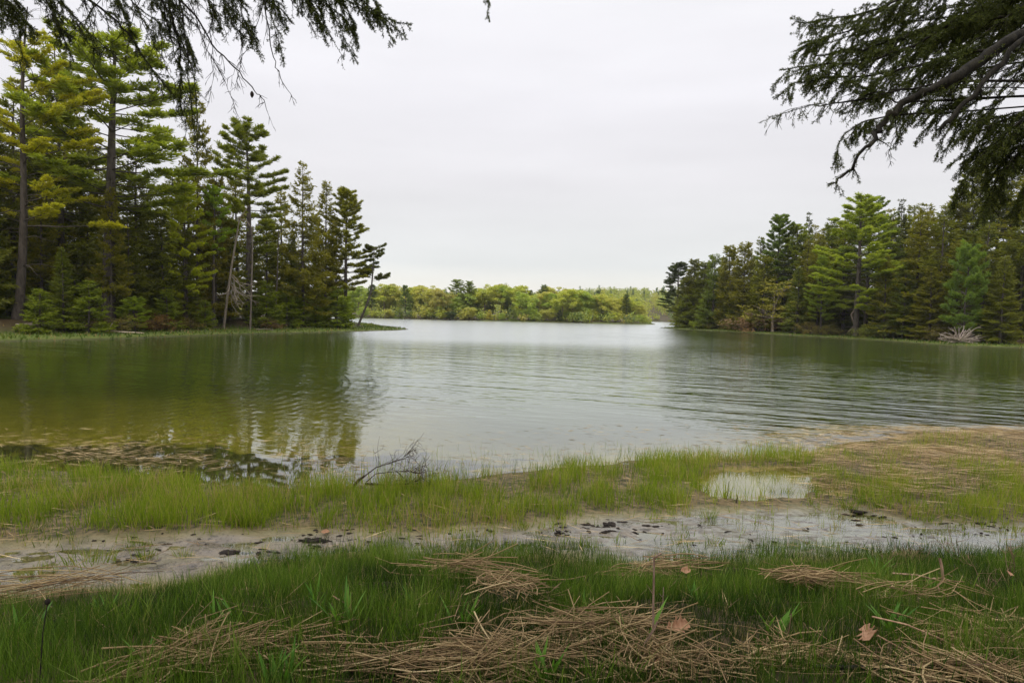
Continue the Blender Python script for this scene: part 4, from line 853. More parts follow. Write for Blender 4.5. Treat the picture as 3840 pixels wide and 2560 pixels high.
RR([(4050, 440, 4.4), (3830, 480, 4.35), (3720, 560, 4.3), (3640, 650, 4.3), (3575, 740, 4.25)], .016, .003, dict(RD2, n=26, l=.4), 42, 2.9)
RR([(4100, 500, 4.5), (3880, 540, 4.45), (3780, 600, 4.4), (3730, 680, 4.4), (3715, 760, 4.4)], .016, .003, dict(RD2, n=26, l=.4), 43, 2.8)
RR([(4050, 560, 4.3), (3900, 620, 4.3), (3840, 700, 4.3), (3820, 800, 4.3)], .014, .003, dict(RD2, n=26, l=.36), 44, 2.7)
RR([(3960, 180, 4.7), (3800, 260, 4.7), (3700, 280, 4.65), (3600, 290, 4.6)], .010, .002, dict(BARE, n=12), 45, 3.3)
RR([(3950, -60, 4.9), (3780, 60, 4.9), (3680, 140, 4.85), (3560, 200, 4.8), (3460, 270, 4.8)], .016, .003, dict(MED, l=.35), 46, 3.9)
RR([(3900, -120, 5.3), (3700, 30, 5.3), (3500, 160, 5.2), (3360, 260, 5.2), (3250, 330, 5.2)], .016, .003, dict(RD, l=.4), 47, 4.2)
RR([(3420, 370, 4.7), (3370, 470, 4.7), (3330, 560, 4.65), (3340, 620, 4.65)], .006, .0015, BARE, 48, 3.6)
RR([(3980, 560, 4.6), (3800, 520, 4.6), (3680, 560, 4.55), (3600, 620, 4.5)], .012, .003, RD2, 49, 2.9)
xr = np.random.default_rng(909)
for i in range(7):                               # the lesser limbs that fill the fan between the thick ones
    a = xr.random(); b_ = xr.uniform(-.06, .06); d = xr.uniform(5.3, 6.2)
    e = np.array((2960 + 420 * a + xr.uniform(-30, 60), 60 + 500 * a ** 1.0 + 60 * b_)); s_ = np.array((3930 - 420 * (a - .3), -130 + 340 * a + 100 * xr.random()))
    if e[0] < 3010 and e[1] > 330: continue
    m1 = s_ * .66 + e * .34 + (0, xr.uniform(-40, 10)); m2 = s_ * .3 + e * .7 + (0, xr.uniform(-35, 5))
    RR([(s_[0], s_[1], d + .1), (m1[0], m1[1], d), (m2[0], m2[1], d - .05), (e[0], e[1], d - .1)], .012, .0025, dict(RD, n=26, l=.36), 700 + i, 4.0)
for i in range(20):                               # lesser twigs of the spit-side spruce
    u0 = xr.uniform(-60, 1250); d = xr.uniform(4.3, 5.2); dx = xr.uniform(60, 190); L_ = xr.uniform(70, 250)
    LL([(u0 - dx, -150, d), (u0, -40, d), (u0 + dx * .5, L_ * .4, d), (u0 + dx, L_, d)], .007, .0016, dict([MED, THIN, HANG][i % 3], l=.26), 740 + i)
for i, p_ in enumerate([[(880, -60), (915, 90), (905, 220), (880, 340)], [(810, -60), (790, 120), (800, 260), (785, 385)], [(690, -60), (760, 150), (840, 300), (905, 455)], [(480, -60), (560, 140), (650, 300), (705, 490)], [(430, -80), (340, 50), (260, 130), (205, 150)], [(560, -60), (490, 90), (420, 170), (330, 190)], [(1010, -60), (960, 120), (900, 240), (860, 290)], [(330, -60), (360, 80), (345, 200), (360, 260)], [(640, -60), (600, 150), (610, 300), (570, 380)]]):
    LL([(q_[0], q_[1], 4.5 + .05 * i) for q_ in p_], .006, .0013, dict(BARE, n=13, l=.24), 840 + i)
for i, p_ in enumerate([[(4050, 380), (3860, 430), (3740, 520), (3650, 620), (3600, 700)], [(4080, 430), (3900, 500), (3800, 590), (3720, 700), (3690, 790)], [(4080, 380), (3900, 415), (3800, 425), (3720, 440), (3630, 470)], [(4100, 520), (3950, 590), (3870, 680), (3800, 790)], [(4060, 470), (3880, 520), (3760, 590), (3680, 680)], [(4100, 600), (3960, 660), (3880, 740), (3850, 840)], [(4060, 420), (3840, 450), (3700, 540), (3610, 590)]]):
    RR([(q_[0], q_[1], 4.2 + .06 * i) for q_ in p_], .012, .003, dict(RD2, n=30, l=.34, droop=.6), 860 + i, 2.9)
LL([(1130, -160, 4.8), (1300, -50, 4.75), (1400, 40, 4.7), (1490, 110, 4.65)], .010, .002, dict(DENSE, droop=.4, sag=.08, l=.24, tl=.09), 21)
LL([(1180, -180, 5.0), (1350, -60, 4.95), (1430, 30, 4.9), (1465, 140, 4.85)], .010, .002, dict(DENSE, droop=.6, sag=.1, l=.24, tl=.09), 22)
LL([(1000, -150, 4.9), (1120, -40, 4.85), (1190, 50, 4.8), (1215, 150, 4.8)], .010, .002, dict(DENSE, droop=.6, sag=.1, l=.26, tl=.09), 23)
RR([(3330, 330, 4.6), (3200, 375, 4.55), (3080, 392, 4.5), (2960, 402, 4.5), (2885, 470, 4.45)], .006, .0012, dict(BARE, n=16, droop=.9, l=.2), 50, 3.6)
for i, (u_, v_) in enumerate([(40, -20), (150, -30), (420, -30), (560, -30), (760, -30), (880, -30), (1000, -30), (1150, -40), (1260, -30)]):
    LL([(u_ - 90, v_ - 150, 4.9), (u_, v_, 4.9), (u_ + 45, v_ + 70, 4.85), (u_ + 80, v_ + 150 + 20 * (i % 3), 4.85)], .008, .002, dict(DENSE, droop=.3, sag=.06, l=.22, tl=.10), 780 + i)
# two more spruces behind the camera: the canopy that shades the near bank
for x, y, hh, sdd, lab in [(-2.2, -3.2, 14, 105, 'spruce on the bank behind the viewer, shading the near grass'), (3.2, -2.8, 15, 107, 'second spruce on the bank behind the viewer, shading the near grass')]:
    overhead_tree(x, y, hh, 4.2, 3.6, sdd, lab, .2)

# ------------------------------------------------------------------ grasses, straw and small things of the near shore
def scatter(r, n, x0, x1, y0, y1):
    return r.uniform(x0, x1, n), r.uniform(y0, y1, n)
def sideof(r, n):
    a = r.uniform(0, 6.283, n); return np.stack([np.cos(a), np.sin(a), 0 * a], 1)
def near_grass():
    r = np.random.default_rng(201); b = MB()
    n = 235000; y = r.uniform(1.6, 5.6, n); x = r.uniform(-1, 1, n) * (y * 1.0 + 1.5)
    dt = yline(TOE, x) - y + (fnoise(x, y, .9, 3) - .5) * .25
    edge = dt + .35 * (vnoise(x, y, .35, 61) - .5)
    dens = ss((edge + .12) / .3) * (.45 + .75 * fnoise(x, y, .3, 63)) * np.where(x < -2.2, ss((dt + .1) / 1.5), 1)
    k = r.random(n) < dens; x, y, dt = x[k], y[k], dt[k]; n = len(x)
    cl = fnoise(x, y, .45, 65); z = height(x, y)
    tall = r.random(n) < .12 * (fnoise(x, y, .5, 67) > .5)
    H = (.075 + .15 * cl ** 1.3) * r.uniform(.5, 1.25, n) * np.where(tall, 1.35, 1) * (.75 + .3 * ss(dt / .6))
    a = r.uniform(0, 6.283, n); lean = r.uniform(0, .3, n)
    D = unit(np.stack([np.cos(a) * lean, np.sin(a) * lean, np.ones(n)], 1))
    bend = np.stack([np.cos(a), np.sin(a), -.35 * np.ones(n)], 1) * (r.uniform(.0, .42, n) ** 1.2)[:, None]
    t = np.clip(-.15 + 1.05 * cl + r.normal(0, .13, n), 0, .8); t = np.where(r.random(n) < .055, r.uniform(.88, 1, n), t)
    b.blades(np.stack([x, y, z - .01], 1), D, bend, sideof(r, n), H, r.uniform(.0020, .0042, n) * np.where(tall, 1.9, 1), np.where(tall, np.clip(t + .25, 0, .84), t))
    tag(b.build('bank_grass', M_grass), 'fine dark green grass covering the near bank', 'grass', None, 'stuff')
def marsh_grass():
    r = np.random.default_rng(203); b = MB()
    n = 205000; y = r.uniform(5.0, 10.5, n); x = r.uniform(-1, 1, n) * (y * 1.0 + 1.4)
    ds = yline(SHORE, x) - y; dm = yline(MUDB, x) - y; wob = (fnoise(x, y, .9, 3) - .5)
    u, v, d = project(x, y, .05)
    z = height(x, y)
    patch = fnoise(x, y, .55, 71); fine = vnoise(x, y, .16, 73)
    dens = ss((ds + .15 + wob * .8) / .4) * (1 - ss((dm + .05 + .5 * wob + .3 * (fine - .5)) / .35)) * (.25 + 1.1 * ss((patch - .33) / .2)) * (.35 + .65 * ss((vnoise(x, y, .28, 75) - .22) / .3))
    # thin reeds standing in the shallow water before the shore
    reed = np.exp(-((ds + .45) / .6) ** 2) * .34 * (u > 1050) * (u < 2900) + .09 * np.exp(-((ds + 1.4) / .9) ** 2) * (u > 1500) * (u < 2800)
    # strays on the mud
    stray = .42 * ss(dm / .2) * (1 - ss((dm - .45) / .7)) * (vnoise(x, y, .22, 79) > .6)
    mat_zone = ss((u - 2950) / 250) * (1 - ss((v - 1760) / 60))
    dens = np.maximum(dens * (1 - .6 * mat_zone), np.maximum(reed * (fine > .4), stray)) * np.where((z < -.015) & (np.abs(u - 2845) < 260), .03, np.where(z < -.02, .35, 1))
    dens = np.where((u > 2590) & (u < 3060) & (v > 1850) & (v < 1990) & (vnoise(x, y, .2, 83) < .72), dens * .08, dens)
    k = r.random(n) < dens * .72; x, y, z, ds, u = x[k], y[k], z[k], ds[k], u[k]; n = len(x)
    patch = patch[k]; dm = dm[k]
    H = (.08 + .28 * patch) * r.uniform(.4, 1.25, n) * np.where(u > 3000, .72, 1) * np.where(dm > .1, .6, 1)
    a = r.uniform(0, 6.283, n); lean = r.uniform(0, .28, n)
    D = unit(np.stack([np.cos(a) * lean, np.sin(a) * lean, np.ones(n)], 1))
    bend = np.stack([np.cos(a), np.sin(a), -.3 * np.ones(n)], 1) * (r.uniform(0, .4, n) ** 1.3)[:, None]
    t = np.clip(-.12 + 1.15 * patch + r.normal(0, .16, n), 0, .8); t = np.where(r.random(n) < .10 + .25 * (fnoise(x, y, .7, 77) > .56), r.uniform(.82, 1, n), t)
    b.blades(np.stack([x, y, z - .01], 1), D, bend, sideof(r, n), H, r.uniform(.004, .0085, n), t)
    tag(b.build('marsh_grass', M_marsh), 'bright yellow-green marsh grass along the lake edge', 'grass', None, 'stuff')
def lying(b, r, x, y, L, W, az, t, h=.02, tiltmax=.12):
    n = len(x); z = height(x, y); el = r.normal(0, tiltmax, n)
    D = unit(np.stack([np.cos(az), np.sin(az), el], 1)); S = unit(np.cross(D, np.array((0, 0, 1.)) + r.normal(0, .4, (n, 3))))
    P = np.stack([x, y, np.maximum(z, 0) + h * r.random(n) + .004], 1) - D * np.asarray(L)[:, None] * .5
    P[:, 2] = np.maximum(P[:, 2], .004)
    b.kites(P, D, S, L, W, t, .5)
def reed_mat():
    """flattened dead reeds of the marsh: the mat on one side, wrack floating on the other, straws among the grass"""
    r = np.random.default_rng(205); b = MB()
    n = 95000; y = r.uniform(4.6, 12, n); x = r.uniform(-1, 1, n) * (y * .98 + .6); u, v, d = project(x, y, .05)
    ds = yline(SHORE, x) - y; pn = fnoise(x, y, .8, 81)
    dm = yline(MUDB, x) - y; dtt = yline(TOE, x) - y
    dens = .035 * (dtt < .2) + ss((u - 2880) / 260) * ss((ds + .25) / .5) * (1 - ss((dm + .9) / .5)) * (.35 + .9 * ss((pn - .33) / .25)) + .02
    dens += .62 * (u < 1380) * np.exp(-((ds + 1.05) / .75) ** 2) * ss((pn - .37) / .12) + 1.0 * ss((u - 2550) / 400) * np.exp(-((ds + .7) / .9) ** 2) * ss((pn - .30) / .16)
    dens += .16 * ss(ds / .3) * (1 - ss((dm - .1) / .4)) * ss((pn - .45) / .15)
    k = (r.random(n) < dens * .62) &  ((dm < .3) | (dtt < .2)); k &= ~((ds < -2.9)); k &= ~((np.abs(u - 2845) < 215) & (np.abs(v - 1806) < 48)); x, y, u, ds = x[k], y[k], u[k], ds[k]; n = len(x)
    az = r.normal(-.25, .45, n) + np.where(u < 1500, .35, 0)
    lying(b, r, x, y, r.uniform(.12, .42, n) * np.where(ds < 0, .65, 1), r.uniform(.004, .009, n), az, np.clip(r.normal(.5, .25, n) + .14 * (u > 2900) + .2 * (ds < 0), 0, 1), np.where(ds > .1, .07, .004), .06)
    n = 16000; y = r.uniform(6, 12, n); x = r.uniform(2.2, 12, n); u, v, d = project(x, y, .05); ds = yline(SHORE, x) - y; dm = yline(MUDB, x) - y
    k = (ss((u - 2900) / 300) * (ds > -.5) * (dm < -.5) * ss((fnoise(x, y * 1.8, .75, 85) - .5) / .06) > r.random(n)) & (u < 4300); x, y = x[k], y[k]; n = len(x)
    lying(b, r, x, y, r.uniform(.25, .6, n), r.uniform(.006, .011, n), r.normal(-.2, .28, n), np.clip(r.normal(.72, .2, n), 0, 1), .11, .05)
    tag(b.build('dead_reeds', M_straw), 'flattened tan dead reeds matted over the marsh and floating at its edge', 'reeds', None, 'stuff')
def litter():
    r = np.random.default_rng(207); b = MB(); n = 3400
    y = r.uniform(1.9, 4.6, n); x = r.uniform(-1, 1, n) * (y * .98 + .6); pn = fnoise(x, y, .6, 91); u, v, d = project(x, y, .4)
    k = r.random(n) < (.12 + .9 * ss((pn - .48) / .14) * ss((v - 2150) / 200)) * np.where(u < 900, .5, 1); x, y = x[k], y[k]; n = len(x)
    lying(b, r, x, y, r.uniform(.05, .26, n), r.uniform(.002, .004, n), r.uniform(0, 6.28, n), np.clip(r.normal(.45, .22, n), 0, 1), .09, .25)
    tag(b.build('straw_litter', M_straw), 'loose dry straws scattered through the near bank grass', 'straw', None, 'stuff')
near_grass(); marsh_grass(); reed_mat(); litter()
def gpt(u, v, z0=.3):
    """ground point seen at pixel (u, v)"""
    z = z0
    for _ in range(25):
        p = on_plane(u, v, z); z = .5 * z + .5 * hz(p[0], p[1])
    return np.array((p[0], p[1], hz(p[0], p[1])))
def straw_pile(u, v, a, bb, rot, n, Ls, lift, label, seed, spread=.5, fan=None):
    r = np.random.default_rng(seed); c = gpt(u, v); m = MB()
    for i in range(int(n * .62)):
        q = r.normal(0, .42, 2); px = q[0] * a; py = q[1] * bb
        x = c[0] + px * math.cos(rot) - py * math.sin(rot); y = c[1] + px * math.sin(rot) + py * math.cos(rot)
        hgt = lift * math.exp(-(q[0] ** 2 + q[1] ** 2) * 1.2) * r.random() + (.03 if v > 2350 else .12)
        L = r.uniform(*Ls); az = rot + r.normal(0, spread * (1 if r.random() < .6 else 1.9)) + (fan * q[0] if fan else 0); el = r.normal(.02, .10) + (r.random() < .07) * r.uniform(.2, .7)
        d = np.array((math.cos(az) * math.cos(el), math.sin(az) * math.cos(el), math.sin(el))); lat = np.array((-math.sin(az), math.cos(az), 0))
        s = np.linspace(-.5, .5, 5); cv = r.normal(0, .13); kink = (r.random() < .4) * r.normal(0, .35) * np.maximum(0, s - r.uniform(-.2, .3))
        P = np.array((x, y, 0)) + d * (L * s)[:, None] + lat * (L * (cv * (s * s * 4 - 1) + kink))[:, None]
        zg = height(P[:, 0], P[:, 1]); P[:, 2] = np.maximum(hz(x, y) + hgt + P[:, 2], zg + .012)
        m.tube(P - c, np.linspace(1, .75, 5) * r.choice((.0014, .0022, .0032, .0042)) * r.uniform(.8, 1.15), 4, t=np.clip(r.normal(.55, .2), 0, 1))
    nf = int(n * 1.1); q = r.normal(0, .5, (nf, 2)); x = c[0] + q[:, 0] * a * math.cos(rot) - q[:, 1] * bb * math.sin(rot); y = c[1] + q[:, 0] * a * math.sin(rot) + q[:, 1] * bb * math.cos(rot)
    az = rot + r.normal(0, 1.1, nf); D = unit(np.stack([np.cos(az), np.sin(az), r.normal(0, .22, nf)], 1)); S = unit(np.cross(D, rvec(r, nf) + np.array((0, 0, 1.2))))
    m.kites(np.stack([x, y, height(x, y) + (.02 if v > 2350 else .09) + lift * .7 * r.random(nf) * np.exp(-(q ** 2).sum(1) * 1.2)], 1) - c, D, S, r.uniform(.03, .2, nf), r.uniform(.003, .009, nf), np.clip(r.normal(.36, .25, nf), 0, 1))
    o = m.build('straw_pile', M_straw, None, True); o.location = c
    tag(o, label, 'straw pile', None)
straw_pile(1800, 2530, .34, .16, .05, 330, (.25, .6), .10, 'thickest heap of brown reed straw on the near bank, at the bottom edge', 301, .42)
straw_pile(2250, 2380, .42, .12, .12, 230, (.25, .65), .08, 'long straw heap around the foot of the tall bare stick', 302, .38)
straw_pile(2480, 2510, .40, .14, -.1, 200, (.2, .5), .07, 'loose straw heap before the pale curled oak leaf', 303, .8)
straw_pile(2950, 2480, .36, .12, .0, 130, (.18, .45), .05, 'sparse straw heap between the two dry oak leaves', 304, .8)
straw_pile(3560, 2540, .50, .12, -.1, 260, (.2, .55), .06, 'brown straw heap before the mossy fallen twig', 305, .6)
straw_pile(3030, 2240, .22, .09, -.2, 120, (.22, .55), .07, 'straw heap lying on the dark grass beside the raised dry stalk', 306, .32)
straw_pile(3400, 2285, .34, .07, -.08, 40, (.2, .5), .05, 'thin straw strip below the forked pale twig', 307, .4)
straw_pile(720, 2480, .30, .16, .5, 170, (.2, .5), .08, 'straw heap with crossing stalks near the dark seed stalk', 308, .6)
straw_pile(1000, 2440, .3, .1, .5, 40, (.25, .5), .06, 'few long straws above the heap of crossing stalks', 309, .35)
straw_pile(180, 2265, .55, .045, .22, 60, (.5, 1.1), .05, 'long narrow bundle of tan straws behind the dark seed stalk', 310, .08)
straw_pile(1740, 2190, .42, .05, -.3, 70, (.3, .8), .09, 'slanting straw bundle lying high on the dark grass', 311, .22)
straw_pile(1900, 2270, .28, .10, -.1, 70, (.15, .4), .05, 'small broken straw patch below the slanting straw bundle', 312, .7)
straw_pile(2480, 2185, .5, .08, .25, 60, (.25, .7), .08, 'few straws rising toward the small round pale leaf', 313, .3)
straw_pile(3700, 2420, .45, .14, -.4, 120, (.2, .5), .05, 'straw heap under the grey driftwood branch', 314, .7)
straw_pile(1350, 2505, .3, .08, .05, 70, (.35, .7), .05, 'long flat straws trailing from the thickest heap', 315, .14)
straw_pile(3740, 2360, .3, .1, -.5, 40, (.2, .5), .06, 'fine straws and dead stems behind the grey driftwood branch', 316, .5)
# sticks, stems and stalks
def gl(u, v, dz=0.): return gpt(u, v) + np.array((0, 0, dz))
def rise(p, u, v):
    """point seen at pixel (u, v) at the same forward distance as p"""
    d = -float((np.asarray(p) - (0, 0, CAMH)) @ MN[:, 2]); return unproj(u, v, d)
b0 = gl(2385, 2478, -.02)
thing_tubes('bare_stick', [([b0, rise(b0, 2420, 2410), rise(b0, 2450, 2360), rise(b0, 2450, 2260), rise(b0, 2452, 2160), rise(b0, 2453, 2090), rise(b0, 2480, 2074)], (.0055, .0045)), ([rise(b0, 2450, 2362), rise(b0, 2465, 2330)], (.005, .0045)), ([rise(b0, 2450, 2230), rise(b0, 2425, 2190)], (.002, .001))], M_twig, 'tall thin bare stick with a bent tip standing in the straw', 'stick', None, (1, .92, .88))
b1 = gl(2474, 2340)
thing_tubes('bare_stick', [([b1, rise(b1, 2485, 2270), rise(b1, 2488, 2200)], (.003, .0022)), ([rise(b1, 2487, 2240), rise(b1, 2470, 2222)], (.0015, .001))], M_twig, 'short pale upright twig beside the tall bare stick', 'stick')
b2 = gl(145, 2600, -.02)
def seed_stalk():
    P = np.array([b2, rise(b2, 155, 2450), rise(b2, 162, 2360), rise(b2, 175, 2280), rise(b2, 178, 2255)]); o = tag(empty('seed_stalk', b2), 'dark dead stalk with a round seed head at the frame edge', 'stalk')
    m = MB(); m.tube(P - b2, np.linspace(.0024, .0018, 5), 6); m.tube(np.stack([P[-1], rise(b2, 182, 2230)]) - b2, (.002, .001), 4); m.build('stem', M_clod, o, True)
    h = MB(); c = P[-1] - b2; q = np.linspace(-1, 1, 7); h.tube(np.stack([c[0] + 0 * q, c[1] + 0 * q, c[2] + .013 * q], 1), .0085 * np.sqrt(np.maximum(0, 1 - q * q)) + .001, 9); h.build('seed_head', M_clod, o, True)
seed_stalk()
b3 = gl(3535, 2230, .03)
thing_tubes('forked_twig', [([rise(b3, 3345, 2148), rise(b3, 3440, 2155), rise(b3, 3490, 2168), rise(b3, 3532, 2166), rise(b3, 3575, 2178)], (.006, .004)), ([rise(b3, 3535, 2170), rise(b3, 3532, 2125), rise(b3, 3524, 2092)], (.009, .008)), ([rise(b3, 3535, 2170), rise(b3, 3505, 2210)], (.005, .003)), ([rise(b3, 3555, 2150), rise(b3, 3570, 2160)], (.003, .002))], M_twig, 'pale forked twig standing crosswise in the dark grass', 'twig', None, (1.2, 1.05, .95))
b4 = gl(3570, 2300, .07)
thing_tubes('driftwood_branch', [([rise(b4, 3582, 2328), rise(b4, 3566, 2296), rise(b4, 3575, 2288), rise(b4, 3640, 2300), rise(b4, 3700, 2318), rise(b4, 3760, 2345), rise(b4, 3860, 2370), rise(b4, 3960, 2400)], (.006, .010, .008)), ([rise(b4, 3640, 2300), rise(b4, 3625, 2278)], (.003, .002)), ([rise(b4, 3720, 2325), rise(b4, 3690, 2355)], (.004, .002))], M_dead, 'grey crooked driftwood branch lying in the grass at the frame edge', 'branch', None, (.7, .62, .56))
b5 = gl(3130, 2520, .05)
thing_tubes('mossy_twig', [([rise(b5, 3050, 2497), rise(b5, 3150, 2500), rise(b5, 3280, 2503), rise(b5, 3420, 2498), rise(b5, 3560, 2512), rise(b5, 3700, 2530)], (.008, .011, .008))], M_limb, 'dark mossy twig lying along the grass below the lobed oak leaf', 'twig', None, (1, 1, 1))
for i, (pl, ra, lab) in enumerate([([(3270, 2310), (3400, 2340), (3520, 2390), (3600, 2430), (3740, 2480), (3860, 2540)], .004, 'long thin tan stem slanting across the grass under the forked twig'), ([(3290, 2380), (3380, 2430), (3440, 2470), (3480, 2550)], .0035, 'bent tan stem just beside the lobed oak leaf'), ([(3340, 2545), (3400, 2465), (3430, 2440)], .0045, 'stout pale stalk leaning beside the bent tan stem'), ([(3455, 2540), (3520, 2480), (3585, 2435)], .0045, 'stout pale stalk crossing the long tan stem'),
                                    ([(3190, 2170), (3210, 2135), (3225, 2115)], .005, 'raised dry stalk pointing up out of the straw heap'), ([(3035, 2350), (3110, 2400), (3180, 2440)], .003, 'thin straw stem just before the lobed oak leaf'), ([(1460, 2390), (1560, 2345), (1710, 2305)], .004, 'single long brown stalk laid over the grass above the thickest heap'), ([(1130, 2382), (1250, 2384), (1420, 2386)], .003, 'level thin straw pointing at the thickest heap'), ([(1245, 2232), (1275, 2250), (1305, 2265)], .0045, 'short brown stalk lying alone among broad leaves'),
                                    ([(2620, 2520), (2560, 2420), (2535, 2380)], .003, 'yellow straw slanting over the pale curled oak leaf'), ([(3660, 2190), (3740, 2240), (3790, 2300)], .004, 'bare stem slanting down to the grey driftwood branch'), ([(3782, 2050), (3810, 2110), (3850, 2150)], .003, 'thin pale stem arching in the grass at the frame edge')]):
    p = gl(pl[len(pl) // 2][0], pl[len(pl) // 2][1] + 25, .04)
    thing_tubes('dry_stem', [([rise(p, *q) for q in pl], (ra, ra * .75))], M_twig, lab, 'stem', None, (1.5, 1.3, 1.05))
# dead bare twiggy weeds in the grass at the right
for i, (u, v, hgt, lab) in enumerate([(3420, 2130, .38, 'dead branching weed before the mud, right behind the forked twig'), (3600, 2110, .42, 'tall dead branching weed rising above the forked twig'), (3330, 2160, .3, 'low dead weed with thin curved stems'), (3780, 2180, .4, 'dead branching weed at the frame edge'), (3690, 2260, .3, 'dead weed bending over the grey driftwood branch')]):
    r = np.random.default_rng(400 + i); p = gl(u, v); Ls = []
    for k in range(4):
        P = ragged_branch(r, p, unit(np.array((r.normal(0, .4), r.normal(0, .3), 1))), hgt * r.uniform(.6, 1.1), 7, .12); Ls.append((P, (.0028, .001)))
        for j in range(4): Ls.append((ragged_branch(r, P[r.integers(2, 7)], unit(np.array((r.normal(0, .8), r.normal(0, .5), .5))), hgt * r.uniform(.2, .5), 4, .2), (.0013, .0006)))
    thing_tubes('dead_weed', Ls, M_twig, lab, 'weed', None, (.75, .65, .58), 4)
def drift_branch():
    """dark driftwood branch with fine upswept twigs in the marsh grass"""
    r = np.random.default_rng(431); p = gl(1328, 1838, .0); Ls = []
    main = np.array([rise(p, 1322, 1828), rise(p, 1345, 1800), rise(p, 1368, 1784)]); Ls.append((main, (.024, .014)))
    A = np.array([rise(p, 1368, 1784), rise(p, 1410, 1752), rise(p, 1465, 1735), rise(p, 1510, 1718), rise(p, 1535, 1690)]); Ls.append((A, (.008, .0016)))
    B = np.array([rise(p, 1375, 1805), rise(p, 1410, 1775), rise(p, 1470, 1768), rise(p, 1530, 1765), rise(p, 1560, 1775)]); Ls.append((B, (.006, .002)))
    D = np.array([rise(p, 1370, 1812), rise(p, 1450, 1818), rise(p, 1540, 1812), rise(p, 1585, 1790)]); Ls.append((D, (.016, .004)))
    for X_ in (A, B, D):
        for k in range(22):
            q = interp(X_, np.array([r.uniform(.25, 1)]))[0]; P = ragged_branch(r, q, unit(np.array((r.uniform(.2, 1), r.normal(0, .4), r.uniform(-.3, .8)))), r.uniform(.12, .38), 5, .22); Ls.append((P, (.0028, .001)))
            for j in range(2): Ls.append((ragged_branch(r, P[r.integers(1, 5)], unit(np.array((r.uniform(0, 1), r.normal(0, .5), r.normal(0, .6)))), r.uniform(.06, .18), 3, .25), (.002, .001)))
    thing_tubes('driftwood_branch', Ls, M_twig, 'dark driftwood branch with fine upswept twigs in the marsh grass', 'branch', None, (.2, .17, .155), 5)
drift_branch()
for u, v, h, lab in [(2725, 1868, .13, 'thin dark reed stub standing at the pool edge'), (2760, 1885, .10, 'shorter dark reed stub beside the other one at the pool edge')]:
    p = gl(u, v); thing_tubes('reed_stub', [([p, p + (.015, 0, h * .6), p + (.02 if v < 1880 else .005, 0, h * (1.6 if v < 1880 else 1))], (.005, .003))], M_limb, lab, 'reed')
# dry leaves
def leaf(u, v, size, az, tilt, curl, label, seed, lobes=True, lift=.09):
    r = np.random.default_rng(seed); p = gl(u, v, lift); n = 44; m = MB(); a = np.linspace(0, 1, n // 2 + 1)
    prof = np.interp(a, [0, .1, .2, .28, .36, .46, .54, .64, .72, .8, .9, 1], [.03, .08, .22, .12, .14, .40, .18, .20, .38, .16, .2, .0]) if lobes else .34 * np.sin(np.pi * a) ** .7
    V = []; ncol = 7
    for i, q in enumerate(a):
        for k in range(ncol):
            s = k / (ncol - 1) * 2 - 1; jit = 1 + .12 * math.sin(9 * q + s)
            yy = s * prof[i] * size * jit; xx = (q - .5 + (.08 * abs(s) if lobes and prof[i] > .25 else 0)) * size
            zz = curl * size * (s * s * .8 * prof[i] / .35 + .6 * (q - .5) ** 2 * 4 * .5) + .01 * size * math.sin(14 * q)
            V.append((xx, yy, zz))
    f = [(i * ncol + k, i * ncol + k + 1, (i + 1) * ncol + k + 1, (i + 1) * ncol + k) for i in range(len(a) - 1) for k in range(ncol - 1)]
    m.add(V, f, np.clip(.5 + .2 * np.sin(np.arange(len(V)) * .7), 0, 1)); s_ = np.linspace(0, -.28, 4); m.tube(np.stack([-size * .5 + s_ * size, 0 * s_, curl * size * .3 + 0 * s_], 1), .0015, 4, t=.1)
    o = m.build('oak_leaf' if lobes else 'dead_leaf', M_oak, None, True); o.location = p; o.rotation_euler = (tilt, .0, az)
    sol = o.modifiers.new('thickness', 'SOLIDIFY'); sol.thickness = .0012
    tag(o, label, 'leaf')
leaf(3252, 2450, .155, -2.0, .75, .16, 'brown lobed oak leaf standing in the grass above the mossy twig', 501, True, .10)
leaf(2535, 2440, .13, .35, .55, .30, 'pale curled oak leaf lying in the straw', 502, True, .12)
leaf(2568, 2225, .08, .2, .6, .2, 'small round pale leaf lit beside the tall bare stick', 503, False, .17)
leaf(3780, 2240, .06, .9, .5, .2, 'small orange dead leaf at the frame edge in the dark grass', 504, False, .16)
leaf(2470, 2535, .07, .6, .5, .3, 'small dull leaf at the bottom edge in the loose straw', 505, False, .05)
leaf(1220, 2000, .08, .3, .4, .2, 'reddish dead leaf lying on the mud before the marsh grass', 506, False, .015)
